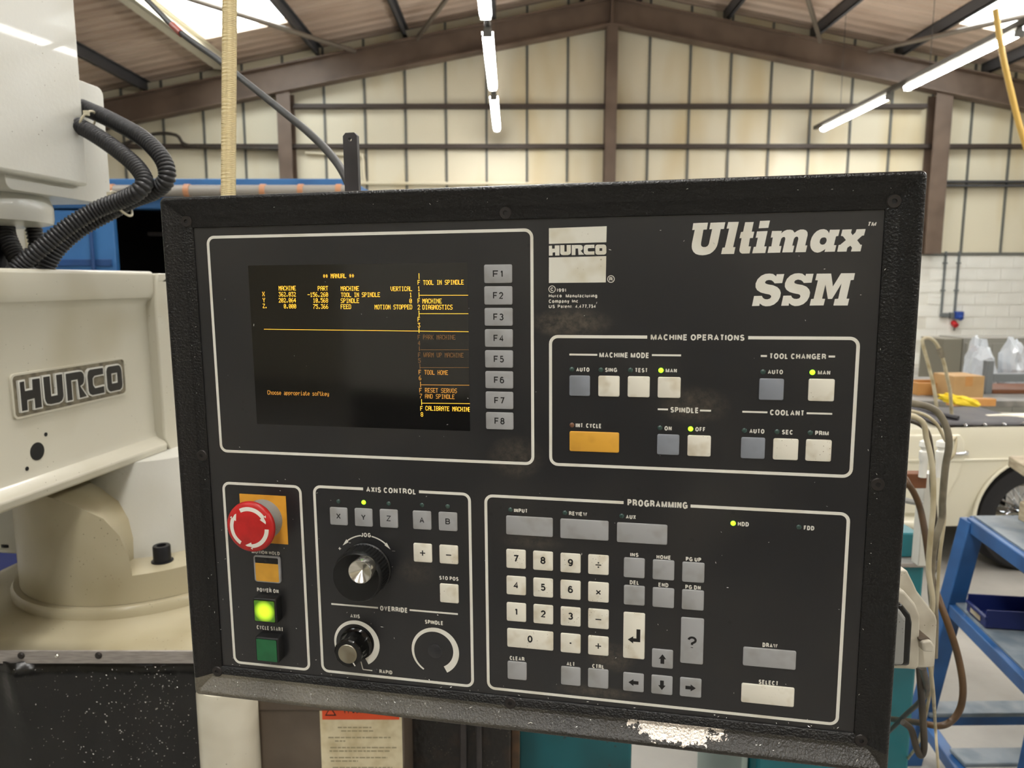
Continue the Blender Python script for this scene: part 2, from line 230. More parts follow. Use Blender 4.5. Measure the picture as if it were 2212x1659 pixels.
GLYPHS = {'logo': [[(34.6, 197.1), (80.2, 197.6), (80.0, 185.3), (34.6, 184.9)], [(34.6, 174.2), (80.0, 174.6), (79.8, 154.2), (34.5, 154.1)]], 'hurco': [[(34.6, 183.4), (37.1, 183.5), (37.1, 181.1), (39.2, 181.1), (39.3, 183.6), (43.0, 183.6), (43.0, 175.7), (39.6, 175.7), (39.6, 178.2), (37.6, 178.1), (37.5, 175.7), (34.6, 175.7)], [(43.6, 183.7), (47.0, 183.7), (47.0, 178.6), (48.8, 178.6), (48.8, 183.7), (52.1, 183.7), (52.1, 177.8), (51.7, 176.9), (51.1, 176.3), (49.7, 175.9), (46.2, 175.9), (44.6, 176.2), (43.9, 177.0), (43.6, 177.9)], [(52.8, 183.6), (59.5, 183.6), (60.5, 183.4), (61.4, 182.6), (61.6, 181.5), (61.4, 180.2), (60.6, 179.4), (59.8, 179.2), (62.7, 176.0), (58.2, 175.9), (57.8, 180.9), (55.8, 180.9), (55.8, 175.8), (52.8, 175.8)], [(70.7, 183.6), (70.7, 181.1), (66.1, 181.0), (65.5, 180.6), (65.5, 179.1), (66.1, 178.4), (70.7, 178.5), (70.7, 175.9), (64.3, 175.9), (63.0, 176.5), (62.4, 177.6), (62.3, 181.7), (62.8, 183.0), (63.9, 183.6)], [(73.0, 183.6), (78.3, 183.6), (79.5, 183.0), (80.0, 181.8), (80.1, 177.5), (79.6, 176.4), (78.3, 175.8), (73.1, 175.8), (72.0, 176.4), (71.5, 177.4), (71.4, 182.0), (72.0, 183.1)], [(74.7, 180.8), (76.8, 180.8), (76.8, 178.7), (74.7, 178.7)]], 'ult': [[(145.8, 198.3), (156.6, 198.5), (155.9, 193.4), (153.4, 193.3), (151.9, 183.4), (151.9, 181.7), (152.6, 180.7), (153.8, 180.2), (155.5, 180.3), (156.9, 181.1), (157.7, 182.5), (159.8, 193.6), (157.7, 193.5), (158.5, 198.3), (169.3, 198.5), (168.4, 193.5), (166.1, 193.5), (164.3, 183.2), (163.7, 180.8), (162.4, 178.4), (160.7, 176.6), (158.7, 175.2), (156.0, 174.4), (153.3, 174.1), (150.6, 174.4), (148.2, 175.2), (146.4, 176.8), (145.4, 178.7), (145.0, 180.8), (145.2, 183.6), (147.0, 193.3), (145.1, 193.2)], [(171.4, 198.5), (179.1, 198.5), (175.5, 179.8), (177.2, 179.8), (176.3, 174.8), (166.9, 174.8), (167.8, 179.5), (169.5, 179.7), (172.2, 193.7), (170.3, 193.7)], [(183.7, 198.1), (189.8, 198.1), (188.6, 191.0), (190.5, 191.0), (189.6, 186.4), (187.5, 186.3), (186.7, 180.2), (188.5, 180.1), (187.6, 175.0), (182.3, 174.9), (181.1, 175.5), (180.3, 176.6), (180.2, 177.9), (181.5, 186.5), (179.9, 186.3), (180.9, 190.9), (182.4, 191.1)], [(194.3, 198.8), (201.4, 198.9), (200.4, 193.6), (193.5, 193.4)], [(192.4, 191.1), (200.0, 191.3), (198.0, 179.9), (199.7, 179.9), (198.9, 175.1), (189.5, 175.0), (190.5, 179.7), (192.0, 179.8), (193.2, 186.6), (191.6, 186.4)], [(203.2, 191.2), (210.2, 191.1), (209.7, 189.2), (211.5, 190.9), (213.7, 191.8), (216.0, 191.9), (217.8, 191.4), (219.2, 189.6), (220.9, 190.9), (223.1, 191.8), (225.4, 191.8), (227.2, 191.1), (228.2, 189.7), (228.4, 187.7), (227.0, 180.2), (228.5, 180.1), (227.6, 175.3), (220.2, 175.3), (222.0, 185.1), (221.7, 186.3), (220.9, 186.8), (219.8, 186.4), (218.9, 185.2), (217.9, 180.2), (219.4, 180.1), (218.5, 175.3), (211.0, 175.3), (212.8, 185.0), (212.6, 186.2), (212.0, 186.7), (210.8, 186.4), (209.9, 185.4), (208.6, 180.1), (210.3, 180.0), (209.5, 175.2), (200.5, 175.1), (201.4, 179.8), (203.1, 179.9), (203.9, 186.5), (202.4, 186.3)], [(243.8, 191.2), (250.6, 191.2), (249.7, 186.6), (248.2, 186.4), (247.0, 180.0), (248.7, 179.9), (247.9, 175.3), (240.7, 175.2), (241.3, 177.4), (239.6, 176.1), (237.7, 175.1), (235.8, 174.7), (233.8, 175.2), (232.2, 176.4), (231.1, 178.1), (230.5, 180.3), (230.6, 183.0), (231.4, 186.0), (232.9, 188.6), (234.7, 190.4), (236.9, 191.5), (239.5, 191.8), (241.4, 191.1), (242.6, 189.9), (243.2, 188.6)], [(240.1, 185.8), (241.4, 185.3), (241.9, 183.7), (241.5, 182.1), (240.5, 180.8), (238.9, 180.4), (237.6, 181.0), (237.0, 182.3), (237.3, 184.2), (238.3, 185.5)], [(252.4, 191.1), (258.8, 191.2), (258.4, 188.7), (259.5, 187.0), (261.4, 188.9), (262.0, 191.1), (268.2, 191.2), (267.3, 186.6), (266.0, 186.4), (262.8, 183.3), (265.2, 180.0), (266.3, 179.9), (265.5, 175.2), (259.0, 175.2), (259.6, 177.9), (258.4, 179.4), (256.4, 178.0), (255.9, 175.2), (249.5, 175.2), (250.3, 180.0), (251.4, 180.2), (255.1, 183.5), (252.9, 186.4), (251.5, 186.6)]], 'ssm': [[(207.7, 159.2), (213.1, 159.3), (211.9, 152.6), (206.5, 152.4), (205.5, 153.7), (204.2, 154.7), (202.3, 155.0), (200.4, 154.5), (199.5, 153.4), (199.9, 152.4), (201.6, 151.7), (205.4, 151.0), (208.5, 149.6), (210.4, 147.6), (211.2, 145.3), (210.8, 142.1), (209.3, 139.0), (206.7, 136.6), (203.8, 135.4), (200.7, 135.2), (198.4, 135.8), (196.3, 137.4), (196.1, 135.6), (190.7, 135.4), (192.0, 143.0), (197.6, 143.1), (198.4, 141.6), (199.8, 140.6), (201.7, 140.4), (203.5, 141.0), (204.4, 142.2), (204.2, 143.3), (203.0, 144.1), (200.0, 144.7), (196.6, 145.7), (194.0, 147.5), (192.8, 149.7), (192.8, 152.4), (194.1, 155.6), (196.5, 158.1), (199.5, 159.5), (202.5, 159.8), (205.1, 159.4), (207.4, 157.6)], [(228.5, 159.2), (233.8, 159.3), (232.7, 152.7), (227.3, 152.5), (226.3, 153.8), (225.0, 154.7), (223.1, 155.1), (221.3, 154.6), (220.4, 153.4), (220.8, 152.4), (222.5, 151.7), (226.3, 151.0), (229.3, 149.7), (231.2, 147.7), (232.0, 145.4), (231.6, 142.3), (230.1, 139.2), (227.6, 136.8), (224.7, 135.6), (221.7, 135.3), (219.5, 136.0), (217.3, 137.6), (217.2, 135.7), (211.8, 135.6), (213.1, 143.1), (218.6, 143.2), (219.4, 141.7), (220.8, 140.8), (222.6, 140.6), (224.5, 141.1), (225.3, 142.3), (225.1, 143.5), (224.0, 144.2), (221.0, 144.8), (217.6, 145.8), (215.1, 147.6), (213.9, 149.8), (213.9, 152.5), (215.1, 155.6), (217.4, 158.1), (220.3, 159.5), (223.3, 159.8), (225.9, 159.4), (228.2, 157.6)], [(236.1, 159.3), (246.1, 159.3), (247.8, 149.8), (253.0, 159.4), (262.6, 159.4), (261.9, 154.5), (259.9, 154.3), (257.7, 140.7), (259.6, 140.7), (258.7, 135.7), (248.8, 135.7), (249.6, 140.5), (251.9, 140.7), (253.7, 151.9), (247.6, 140.6), (244.7, 140.6), (242.5, 151.3), (240.6, 140.8), (242.8, 140.6), (241.9, 135.8), (232.1, 135.7), (232.9, 140.5), (234.7, 140.7), (237.1, 154.4), (235.2, 154.5)]]}
SCREEN_TEXT = [('** MANUAL **', -159.99, 161.51, 2.386, 'h'), ('MACHINE', -201.76, 151.54, 2.347, 'h'), ('PART', -165.27, 151.18, 2.442, 'h'), ('MACHINE', -144.25, 150.88, 2.409, 'h'), ('VERTICAL', -99.44, 150.31, 2.392, 'h'), ('X', -217.56, 146.69, 2.812, 'h'), ('362.032', -202.06, 146.3, 2.35, 'h'), ('-156.260', -174.99, 145.88, 2.404, 'h'), ('TOOL IN SPINDLE', -144.2, 145.54, 2.364, 'h'), ('1', -82.87, 145.19, 2.271, 'h'), ('Y', -217.43, 141.38, 2.824, 'h'), ('202.064', -202.35, 141.17, 2.375, 'h'), ('10.568', -170.13, 140.93, 2.356, 'h'), ('SPINDLE', -144.71, 140.56, 2.436, 'h'), ('0', -83.15, 140.24, 2.424, 'h'), ('Z.', -217.74, 136.35, 2.27, 'h'), ('0.000', -197.74, 136.03, 2.377, 'h'), ('75.366', -170.24, 135.7, 2.357, 'h'), ('FEED', -144.93, 135.53, 2.491, 'h'), ('MOTION STOPPED', -114.23, 135.18, 2.402, 'h'), ('F', -75.58, 155.5, 2.412, 'h'), ('1', -75.72, 150.33, 2.412, 'h'), ('TOOL IN SPINDLE', -70.81, 155.32, 2.339, 'h'), ('F', -76.0, 140.22, 2.412, 'h'), ('2', -76.15, 135.01, 2.424, 'h'), ('MACHINE', -71.76, 140.05, 2.422, 'h'), ('DIAGNOSTICS', -71.9, 134.98, 2.391, 'h'), ('F', -76.42, 124.95, 2.424, 'h'), ('3', -76.42, 119.97, 2.424, 'h'), ('F', -76.7, 109.98, 2.435, 'l'), ('4', -76.7, 104.97, 2.435, 'l'), ('PARK MACHINE', -72.01, 110.09, 2.36, 'l'), ('F', -76.83, 95.04, 2.435, 'l'), ('5', -76.83, 90.12, 2.447, 'l'), ('WARM UP MACHINE', -72.13, 95.15, 2.345, 'l'), ('F', -76.82, 80.4, 2.459, 'm'), ('6', -76.68, 75.45, 2.459, 'm'), ('TOOL HOME', -71.69, 80.37, 2.333, 'm'), ('F', -76.54, 65.0, 2.459, 'm'), ('7', -76.4, 60.02, 2.459, 'm'), ('RESET SERVOS', -71.54, 65.11, 2.36, 'm'), ('AND SPINDLE', -71.67, 60.0, 2.392, 'm'), ('F', -76.13, 49.36, 2.471, 'h'), ('8', -75.85, 44.22, 2.471, 'h'), ('CALIBRATE MACHIN', -71.53, 49.67, 2.374, 'h'), ('Choose appropriate softkey', -217.92, 60.03, 2.271, 'm')]
SCREEN_LINES = [(-74.15, 162.97, -74.28, 158.2, 'h'), (-74.57, 147.48, -74.7, 142.68, 'h'), (-74.99, 132.27, -75.12, 127.31, 'h'), (-75.39, 117.48, -75.5, 113.54, 'h'), (-75.53, 102.33, -75.5, 98.36, 'l'), (-75.51, 87.47, -75.36, 83.07, 'l'), (-75.37, 72.38, -75.35, 67.69, 'm'), (-74.94, 57.34, -74.79, 52.21, 'h'), (-74.23, 144.89, -32.39, 144.68, 'h'), (-75.06, 129.66, -32.52, 129.66, 'h'), (-217.91, 116.09, -32.51, 114.8, 'h'), (-74.78, 99.42, -32.77, 99.84, 'l'), (-75.46, 84.41, -32.76, 85.04, 'l'), (-75.3, 69.7, -32.74, 70.14, 'm'), (-74.61, 53.97, -32.47, 54.61, 'h')]

# ------------------------------------------------------------------ building shell
WALL_Y = 13.8; RX = 1.73; RZ = 6.75; SL = .192            # gable wall, ridge line, roof slope
XL, XRT, YF = -9.0, 12.4, -8.5
def roof_z(x, off=0.0): return RZ - off - SL * abs(x - RX)

M_floor = mat('worn_concrete', srgb(172,168,160), .6, col2=srgb(128,124,117), nscale=1.7, lo=.35, hi=.75, bump=.15, bscale=60, detail=5, spots=(srgb(96,92,86), 3.0, .16))
M_block = mat('white_painted_block', srgb(238,236,228), .6, col2=srgb(218,214,202), nscale=1.2)
M_wpan = mat('cream_wall_sheet', srgb(224,215,190), .5, col2=srgb(204,180,124), nscale=.9, lo=.52, hi=.95, stretch=(1.6,1,.45))
M_seam = mat('grey_cover_strip', srgb(104,104,98), .5)
M_steel = mat('brown_painted_steel', srgb(112,94,80), .55, col2=srgb(92,76,64), nscale=2.0)
M_rail = mat('dark_brown_rail', srgb(62,51,44), .6)
M_sheet = mat('roof_liner_sheet', srgb(206,184,164), .6, col2=srgb(182,158,138), nscale=.8, stretch=(.5,2,1))
M_purlin = mat('grey_purlin', srgb(74,74,76), .5)
M_purlin_skylit = mat('pale_skylit_purlin', srgb(222,214,192), .45)  # rooflight falling on this purlin is put into its pale colour
M_tubebrace = mat('galvanised_tube', srgb(120,110,98), .45, metal=.3)
M_sky = bpy.data.materials.new('clear_rooflight'); M_sky.use_nodes = True
nt = M_sky.node_tree; nt.nodes.remove(nt.nodes['Principled BSDF'])
t_ = nt.nodes.new('ShaderNodeBsdfTransparent'); t_.inputs[0].default_value = (.92,.93,.92,1)
g_ = nt.nodes.new('ShaderNodeBsdfGlossy'); g_.inputs['Roughness'].default_value = .3
x_ = nt.nodes.new('ShaderNodeMixShader'); x_.inputs[0].default_value = .06
nt.links.new(t_.outputs[0], x_.inputs[1]); nt.links.new(g_.outputs[0], x_.inputs[2]); nt.links.new(x_.outputs[0], nt.nodes['Material Output'].inputs[0])

struct(MB().box((XL-.3, YF-.3, -.2), (XRT+.3, WALL_Y+.4, 0)).build('floor', M_floor))
# gable wall: white blockwork below, cream liner sheets with cover strips above
wb = struct(MB().box((XL, WALL_Y, 0), (XRT, WALL_Y+.25, 2.11)).build('wall_back', M_block))
blk = MB().box((-.215, -.012, 0), (.215, .01, .212)).mesh('block', 0); blk.materials.append(M_block)   # blockwork in view right of the console
for row in range(9):
    for k in range(6):
        o = bpy.data.objects.new('block', blk); COL.objects.link(o); o.parent = wb
        o.location = (7.75 + .44*k + (.22 if row % 2 else 0), WALL_Y, .06 + .225*row)
edges = [XL] + [RX + .73 * k for k in range(-14, 15)] + [XRT]
for i in range(len(edges) - 1):
    a, b = edges[i], edges[i+1]
    if b - a < .05: continue
    pts = [(a+.012, 2.13), (b-.012, 2.13), (b-.012, roof_z(b, .02))]
    if a < RX < b: pts.append((RX, roof_z(RX, .02)))
    pts.append((a+.012, roof_z(a, .02)))
    MB().prism(pts, 0, .05, fn=lambda x, y, z: (x, WALL_Y+.06-z, y)).build('wall_sheet', M_wpan, wb, fix=True)
for e in edges[1:-1]:
    MB().box((e-.02, WALL_Y-.012, 2.11), (e+.02, WALL_Y+.06, roof_z(e, .03))).build('cover_strip', M_seam, wb)
MB().box((XL, WALL_Y-.03, 2.09), (XRT, WALL_Y+.08, 2.14)).build('sill_strip', M_seam, wb)
MB().prism([(XL, 2.1), (XRT, 2.1), (XRT, roof_z(XRT)+.02), (RX, RZ+.02), (XL, roof_z(XL)+.02)], 0, .08, fn=lambda x, y, z: (x, WALL_Y+.2-z, y)).build('backing_board', M_seam, wb, fix=True)
# steel gable posts, rails
def ibeam(x, y0, z0, z1, w, d, name, parent):
    b = MB(); t = .014
    b.box((x-w/2, y0, z0), (x+w/2, y0+t, z1)); b.box((x-w/2, y0+d-t, z0), (x+w/2, y0+d, z1)); b.box((x-t/2, y0+t, z0), (x+t/2, y0+d-t, z1))
    return b.build(name, M_steel, parent)
for x, w in ((-4.03, .24), (RX+.02, .20), (7.62, .30)):
    ibeam(x, WALL_Y-.30, 2.11, roof_z(x, .72), w, .28, 'gable_post', wb)
for z, xa, xb in ((4.71, -3.9, 7.4), (4.02, XL, XRT), (3.40, 7.8, XRT), (3.33, 7.8, XRT), (2.75, XL, 7.4)):
    h = .07 if z > 3.5 else .035
    MB().box((xa, WALL_Y-.16, z-h/2), (xb, WALL_Y-.02, z+h/2)).build('wall_rail', M_rail if z > 3.5 else M_purlin, wb)
# rafters of the gable frame (I-section)
for sgn in (-1, 1):
    xe = XL if sgn < 0 else XRT
    b = MB()
    def para(z_up0, z_up1, ya, yb):
        pts = [(RX, roof_z(RX, z_up0)), (xe, roof_z(xe, z_up0)), (xe, roof_z(xe, z_up1)), (RX, roof_z(RX, z_up1))]
        b.prism(pts, 0, yb-ya, fn=lambda x, y, z: (x, yb-z, y))
    para(.27, .295, WALL_Y-.36, WALL_Y-.12); para(.295, .70, WALL_Y-.25, WALL_Y-.23); para(.70, .73, WALL_Y-.36, WALL_Y-.12)
    b.build('gable_rafter', M_steel, wb, fix=True)
MB().box((RX-.02, WALL_Y-.37, roof_z(RX, .74)), (RX+.02, WALL_Y-.11, roof_z(RX, .26))).build('ridge_plate', M_steel, wb)

# the other walls of the hall
struct(MB().box((XL-.25, YF, 0), (XL, WALL_Y+.2, roof_z(XL)+.1)).build('wall_left', M_block))
struct(MB().box((XRT, YF, 0), (XRT+.25, WALL_Y+.2, roof_z(XRT)+.1)).build('wall_right', M_block))
struct(MB().prism([(XL, 0), (XRT, 0), (XRT, roof_z(XRT)+.05), (RX, RZ+.05), (XL, roof_z(XL)+.05)], 0, .2, fn=lambda x, y, z: (x, YF-z+.1, y)).build('wall_front', M_wpan, fix=True))

# roof: corrugated liner sheets, purlins, rooflights, bracing tubes
ce = struct(empty('ceiling', (RX, WALL_Y, RZ)))
def cpart(b, name, m): 
    o = b.build(name, m, None, fix=False); o.parent = ce; o.location = (-RX, -WALL_Y, -RZ); return o
SKY = [(-4.93, -3.48, -1), (6.86, 8.26, 1)]
SKYY = [(9.6, 12.45), (2.6, 5.45), (-4.4, -1.55)]
def sheet(ya, yb, xa, xb):
    ys = []
    n = max(1, round((yb - ya) / .25)); p = (yb - ya) / n
    for i in range(n):
        y = ya + i * p; ys += [(y, 0), (y + p*.5, 0), (y + p*.6, .035), (y + p*.9, .035)]
    ys.append((yb, 0))
    vs = []; fs = []
    for i, (y, dz) in enumerate(ys):
        for x in (xa, xb): vs.append((x, y, roof_z(x) + dz))
        if i: fs.append((2*i-2, 2*i-1, 2*i+1, 2*i))
    return MB().add(vs, fs)
ycuts = sorted(set([YF-.1, WALL_Y+.3] + [v for q in SKYY for v in q]))
for sgn, (sa, sb, _) in ((-1, SKY[0]), (1, SKY[1])):
    xe = XL-.3 if sgn < 0 else XRT+.3
    for i in range(len(ycuts)-1):
        ya, yb = ycuts[i], ycuts[i+1]; sky = any(abs(ya-q[0]) < 1e-6 for q in SKYY)
        n = max(1, round(yb-ya)); 
        for k in range(n):
            a = ya + (yb-ya)*k/n; b2 = ya + (yb-ya)*(k+1)/n
            if sky:
                for xa, xb in ((RX, sb if sgn < 0 else sa), (sa if sgn < 0 else sb, xe)): cpart(sheet(a, b2, xa, xb), 'roof_sheet', M_sheet)
            else: cpart(sheet(a, b2, RX, xe), 'roof_sheet', M_sheet)
        if sky:
            cpart(MB().prism([(sa, ya), (sb, ya), (sb, yb), (sa, yb)], 0, .004, fn=lambda x, y, z: (x, y, roof_z(x)+.02+z)), 'rooflight', M_sky)
            for xk in (sa, sb): cpart(MB().box((xk-.012, ya, roof_z(xk)-.015), (xk+.012, yb, roof_z(xk)+.06)), 'rooflight_kerb', M_sheet)
            for yk in (ya, yb): cpart(MB().prism([(sa, yk-.01), (sb, yk-.01), (sb, yk+.01), (sa, yk+.01)], -.015, .06, fn=lambda x, y, z: (x, y, roof_z(x)+z)), 'rooflight_kerb', M_sheet)
# a strip of roof outside closes the sheets' valleys
for sgn in (-1, 1):
    for k in range(7):
        d = .5 + 1.55 * k
        x = RX + sgn * d
        if not (XL < x < XRT): continue
        pale = sgn < 0 and k == 4
        b = MB(); z = roof_z(x)
        b.box((x-.035, YF, z-.20), (x-.02, WALL_Y, z-.005)); b.box((x-.035, YF, z-.02), (x+.035, WALL_Y, z-.005)); b.box((x-.035, YF, z-.20), (x+.035, WALL_Y, z-.185))
        if pale: b.box((x-.20, YF, z-.20), (x-.03, WALL_Y-.4, z-.12))
        cpart(b, 'purlin', M_purlin_skylit if pale else M_purlin)
def roof_hit(px, py, off, sgn):
    d = cdir(px, py); k = SL * sgn
    t = (RZ - off + k * RX - EYE) / (d.z + k * d.x); return Vector((0, 0, EYE)) + d * t
for sgn, pa, pb in ((-1, (330,-28), (828,130)), (-1, (985,-30), (872,122)), (1, (1737,-30), (1779,114)), (1, (2300,15), (1815,125))):
    p, q = roof_hit(*pa, .30, sgn), roof_hit(*pb, .30, sgn)
    q = p + (q - p) * min(1, (WALL_Y - .3 - p.y) / (q.y - p.y)); p = p + (p - q) * 1.2
    cpart(MB().cyl(p, q, .038, n=10), 'bracing_tube', M_tubebrace)

# ------------------------------------------------------------------ lights: two suspended strips of LED battens
M_led = mat('led_diffuser', (1,1,1,1), .4, emit=(1.0,.985,.945,1), estr=LAMP_STRENGTH)
M_batten = mat('grey_batten_body', srgb(120,118,112), .5)
M_trunk = mat('dark_trunking', srgb(70,66,60), .5)
ORD = ('nearest the gable wall', 'second from the gable wall', 'third from the gable wall', 'fourth from the gable wall', 'fifth from the gable wall', 'sixth from the gable wall', 'seventh from the gable wall')
for side, x, z in (('left', -.26, 4.20), ('right', 5.36, 4.20)):
    tr = tag(empty('lighting_trunking', (x, 13.5, z+.1)), f'long dark suspended trunking carrying the {side} row of tube lights', 'trunking', 'suspended lighting trunking')
    MB().box((-.03, -20.5, -.03), (.03, 0, .03)).build('rail', M_trunk, tr)
    for yy in (-1.0, -3.6, -6.2, -9.0, -12, -15, -18):
        MB().cyl((0, yy, .03), (0, yy, roof_z(x)-z-.1), .004, n=5).build('hanger_wire', M_trunk, tr)
    for i in range(7):
        y0 = 10.92 - 2.72 * i
        t = tag(empty('tube_light', (x, y0 + 1.11, z)), f'lit white tube light on the {side} hanging row, {ORD[i]}', 'light', 'suspended tube lights')
        MB().box((-.035, -1.11, .02), (.035, 1.11, .068)).build('batten', M_batten, t)
        MB().loops([[(.058*math.cos(R(a)), yy, .02+.052*math.sin(R(a))) for a in range(180, 361, 20)] for yy in (-1.10, 1.10)]).build('diffuser', M_led, t, fix=True)
        for s in (-1, 1): MB().box((-.052, s*1.11-.012, -.034), (.052, s*1.11+.012, .03)).build('end_cap', M_batten, t)

# ------------------------------------------------------------------ control console (panel-local: x right, y up, z towards the viewer; tables in mm)
MM = .001
CON = tag(empty('control_console'), 'black machine control console with amber screen, keypads, knobs and a red stop button', 'control panel')
CON.matrix_world = Matrix(((.97948291, -.00869392, -.20133965, -.00292), (-.20134461, .00030931, -.97952042, .600776), (.00857815, .99996216, -.00144751, 1.444843), (0, 0, 0, 1)))

M_overlay = mat('charcoal_overlay', srgb(27,27,29), .34, col2=srgb(35,33,31), nscale=9, lo=.45, hi=.8, spec=.8, bump=.03, bscale=1500, rvar=.12, spots=(srgb(16,16,17), 60, .12))
M_print = mat('white_print', srgb(226,223,212), .5, col2=srgb(206,198,176), nscale=30, lo=.5, hi=.9)
M_logo = mat('white_logo_print', srgb(222,219,206), .5, col2=srgb(196,186,156), nscale=45, lo=.45, hi=.85, spots=(srgb(140,126,92), 300, .2))
M_black = mat('black_print', srgb(22,21,21), .5)
M_keyw = mat('ivory_key', srgb(228,223,208), .45, col2=srgb(190,176,146), nscale=70, lo=.52, hi=.85, spots=(srgb(120,104,76), 420, .16))
M_keyg = mat('grey_key', srgb(160,160,160), .45, col2=srgb(140,138,131), nscale=60, lo=.5, hi=.85)
M_keyb = mat('blue_grey_key', srgb(134,138,146), .45, col2=srgb(118,120,124), nscale=60, lo=.5, hi=.85)
M_keyo = mat('amber_key', srgb(224,166,58), .45, col2=srgb(196,142,48), nscale=60, lo=.5, hi=.85)
M_leddark = mat('dark_green_lens', srgb(52,74,68), .25)
M_ledamber = mat('dull_amber_lens', srgb(122,84,62), .3)
M_ledblack = mat('dark_lens', srgb(44,44,46), .3)
M_ledon = mat('lit_green_lens', srgb(150,230,40), .3, emit=(.20,1.0,.01,1), estr=1.5)
M_glass = mat('black_screen_glass', srgb(13,12,12), .08, spec=.85)
M_amber = {'h': mat('amber_text_bright', (0,0,0,1), .5, emit=(1.0,.47,.035,1), estr=.75), 'm': mat('amber_text_mid', (0,0,0,1), .5, emit=(1.0,.44,.06,1), estr=.28), 'l': mat('amber_text_dim', (0,0,0,1), .5, emit=(1.0,.46,.12,1), estr=.07)}
M_red = mat('red_plastic', srgb(196,34,34), .38, col2=srgb(176,30,28), nscale=90)
M_collar = mat('grey_collar', srgb(146,146,142), .5, spots=(srgb(96,92,84), 300, .2))
M_orange = mat('orange_label', srgb(230,164,52), .5, col2=srgb(212,146,44), nscale=50)
M_knob = mat('black_knob', srgb(20,20,20), .38, bump=.2, bscale=1500)
M_gloss = mat('gloss_black_knob', srgb(10,10,10), .15)
M_alu = mat('turned_aluminium', srgb(222,220,212), .2, metal=1.0)
M_aluface = mat('spun_aluminium_face', srgb(190,184,166), .34, metal=1.0, col2=srgb(150,142,124), nscale=40)
M_screw = mat('black_screw', srgb(52,48,46), .42, metal=.4)
M_body = mat('black_housing', srgb(22,22,22), .5)

# bezel paint: textured black, dusty on the sill, rubbed to bare metal at the hand rest
M_bezel = bpy.data.materials.new('textured_black_paint'); M_bezel.use_nodes = True
nt = M_bezel.node_tree; N = nt.nodes; L = nt.links; P = N['Principled BSDF']; P.inputs['Roughness'].default_value = .33
tc = N.new('ShaderNodeTexCoord'); sp = N.new('ShaderNodeSeparateXYZ'); L.new(tc.outputs['Object'], sp.inputs[0])
nz = N.new('ShaderNodeTexNoise'); nz.inputs['Scale'].default_value = 520; nz.inputs['Detail'].default_value = 2; L.new(tc.outputs['Object'], nz.inputs['Vector'])
bp = N.new('ShaderNodeBump'); bp.inputs['Strength'].default_value = .65; bp.inputs['Distance'].default_value = .0013; L.new(nz.outputs['Fac'], bp.inputs['Height']); L.new(bp.outputs['Normal'], P.inputs['Normal'])
def math_(op, a, b=None, c=None):
    n = N.new('ShaderNodeMath'); n.operation = op
    for i, v in enumerate((a, b, c)):
        if v is None: continue
        if isinstance(v, (int, float)): n.inputs[i].default_value = v
        else: L.new(v, n.inputs[i])
    return n.outputs[0]
nw = N.new('ShaderNodeTexNoise'); nw.inputs['Scale'].default_value = 70; nw.inputs['Detail'].default_value = 5; nw.inputs['Roughness'].default_value = .7; L.new(tc.outputs['Object'], nw.inputs['Vector'])
dx = math_('DIVIDE', math_('SUBTRACT', sp.outputs['X'], .142), .046)
dy = math_('DIVIDE', math_('SUBTRACT', sp.outputs['Y'], -.2155), .0105)
rr_ = math_('ADD', math_('MULTIPLY', dx, dx), math_('MULTIPLY', dy, dy))
wear = math_('GREATER_THAN', math_('ADD', math_('SUBTRACT', 1.0, rr_), math_('MULTIPLY', math_('SUBTRACT', nw.outputs['Fac'], .5), 4.2)), .35)
near = math_('LESS_THAN', rr_, 3.4)
sill = math_('LESS_THAN', sp.outputs['Y'], -.2125)
wear = math_('MULTIPLY', math_('MULTIPLY', wear, near), sill)
nd = N.new('ShaderNodeTexNoise'); nd.inputs['Scale'].default_value = 14; nd.inputs['Detail'].default_value = 3; L.new(tc.outputs['Object'], nd.inputs['Vector'])
dl = N.new('ShaderNodeMapRange'); dl.inputs['From Min'].default_value = .06; dl.inputs['From Max'].default_value = -.28; dl.inputs['To Min'].default_value = .10; dl.inputs['To Max'].default_value = .55; L.new(sp.outputs['X'], dl.inputs['Value'])
dust = math_('MULTIPLY', math_('MULTIPLY', sill, dl.outputs['Result']), math_('ADD', nd.outputs['Fac'], math_('MULTIPLY', nz.outputs['Fac'], .5)))
m1 = N.new('ShaderNodeMix'); m1.data_type = 'RGBA'; m1.inputs['A'].default_value = srgb(15,14,14); m1.inputs['B'].default_value = srgb(150,142,124); L.new(dust, m1.inputs['Factor'])
m2 = N.new('ShaderNodeMix'); m2.data_type = 'RGBA'; m2.inputs['B'].default_value = srgb(214,204,192); L.new(m1.outputs['Result'], m2.inputs['A']); L.new(wear, m2.inputs['Factor'])
L.new(m2.outputs['Result'], P.inputs['Base Color']); L.new(math_('MULTIPLY', wear, .8), P.inputs['Metallic'])

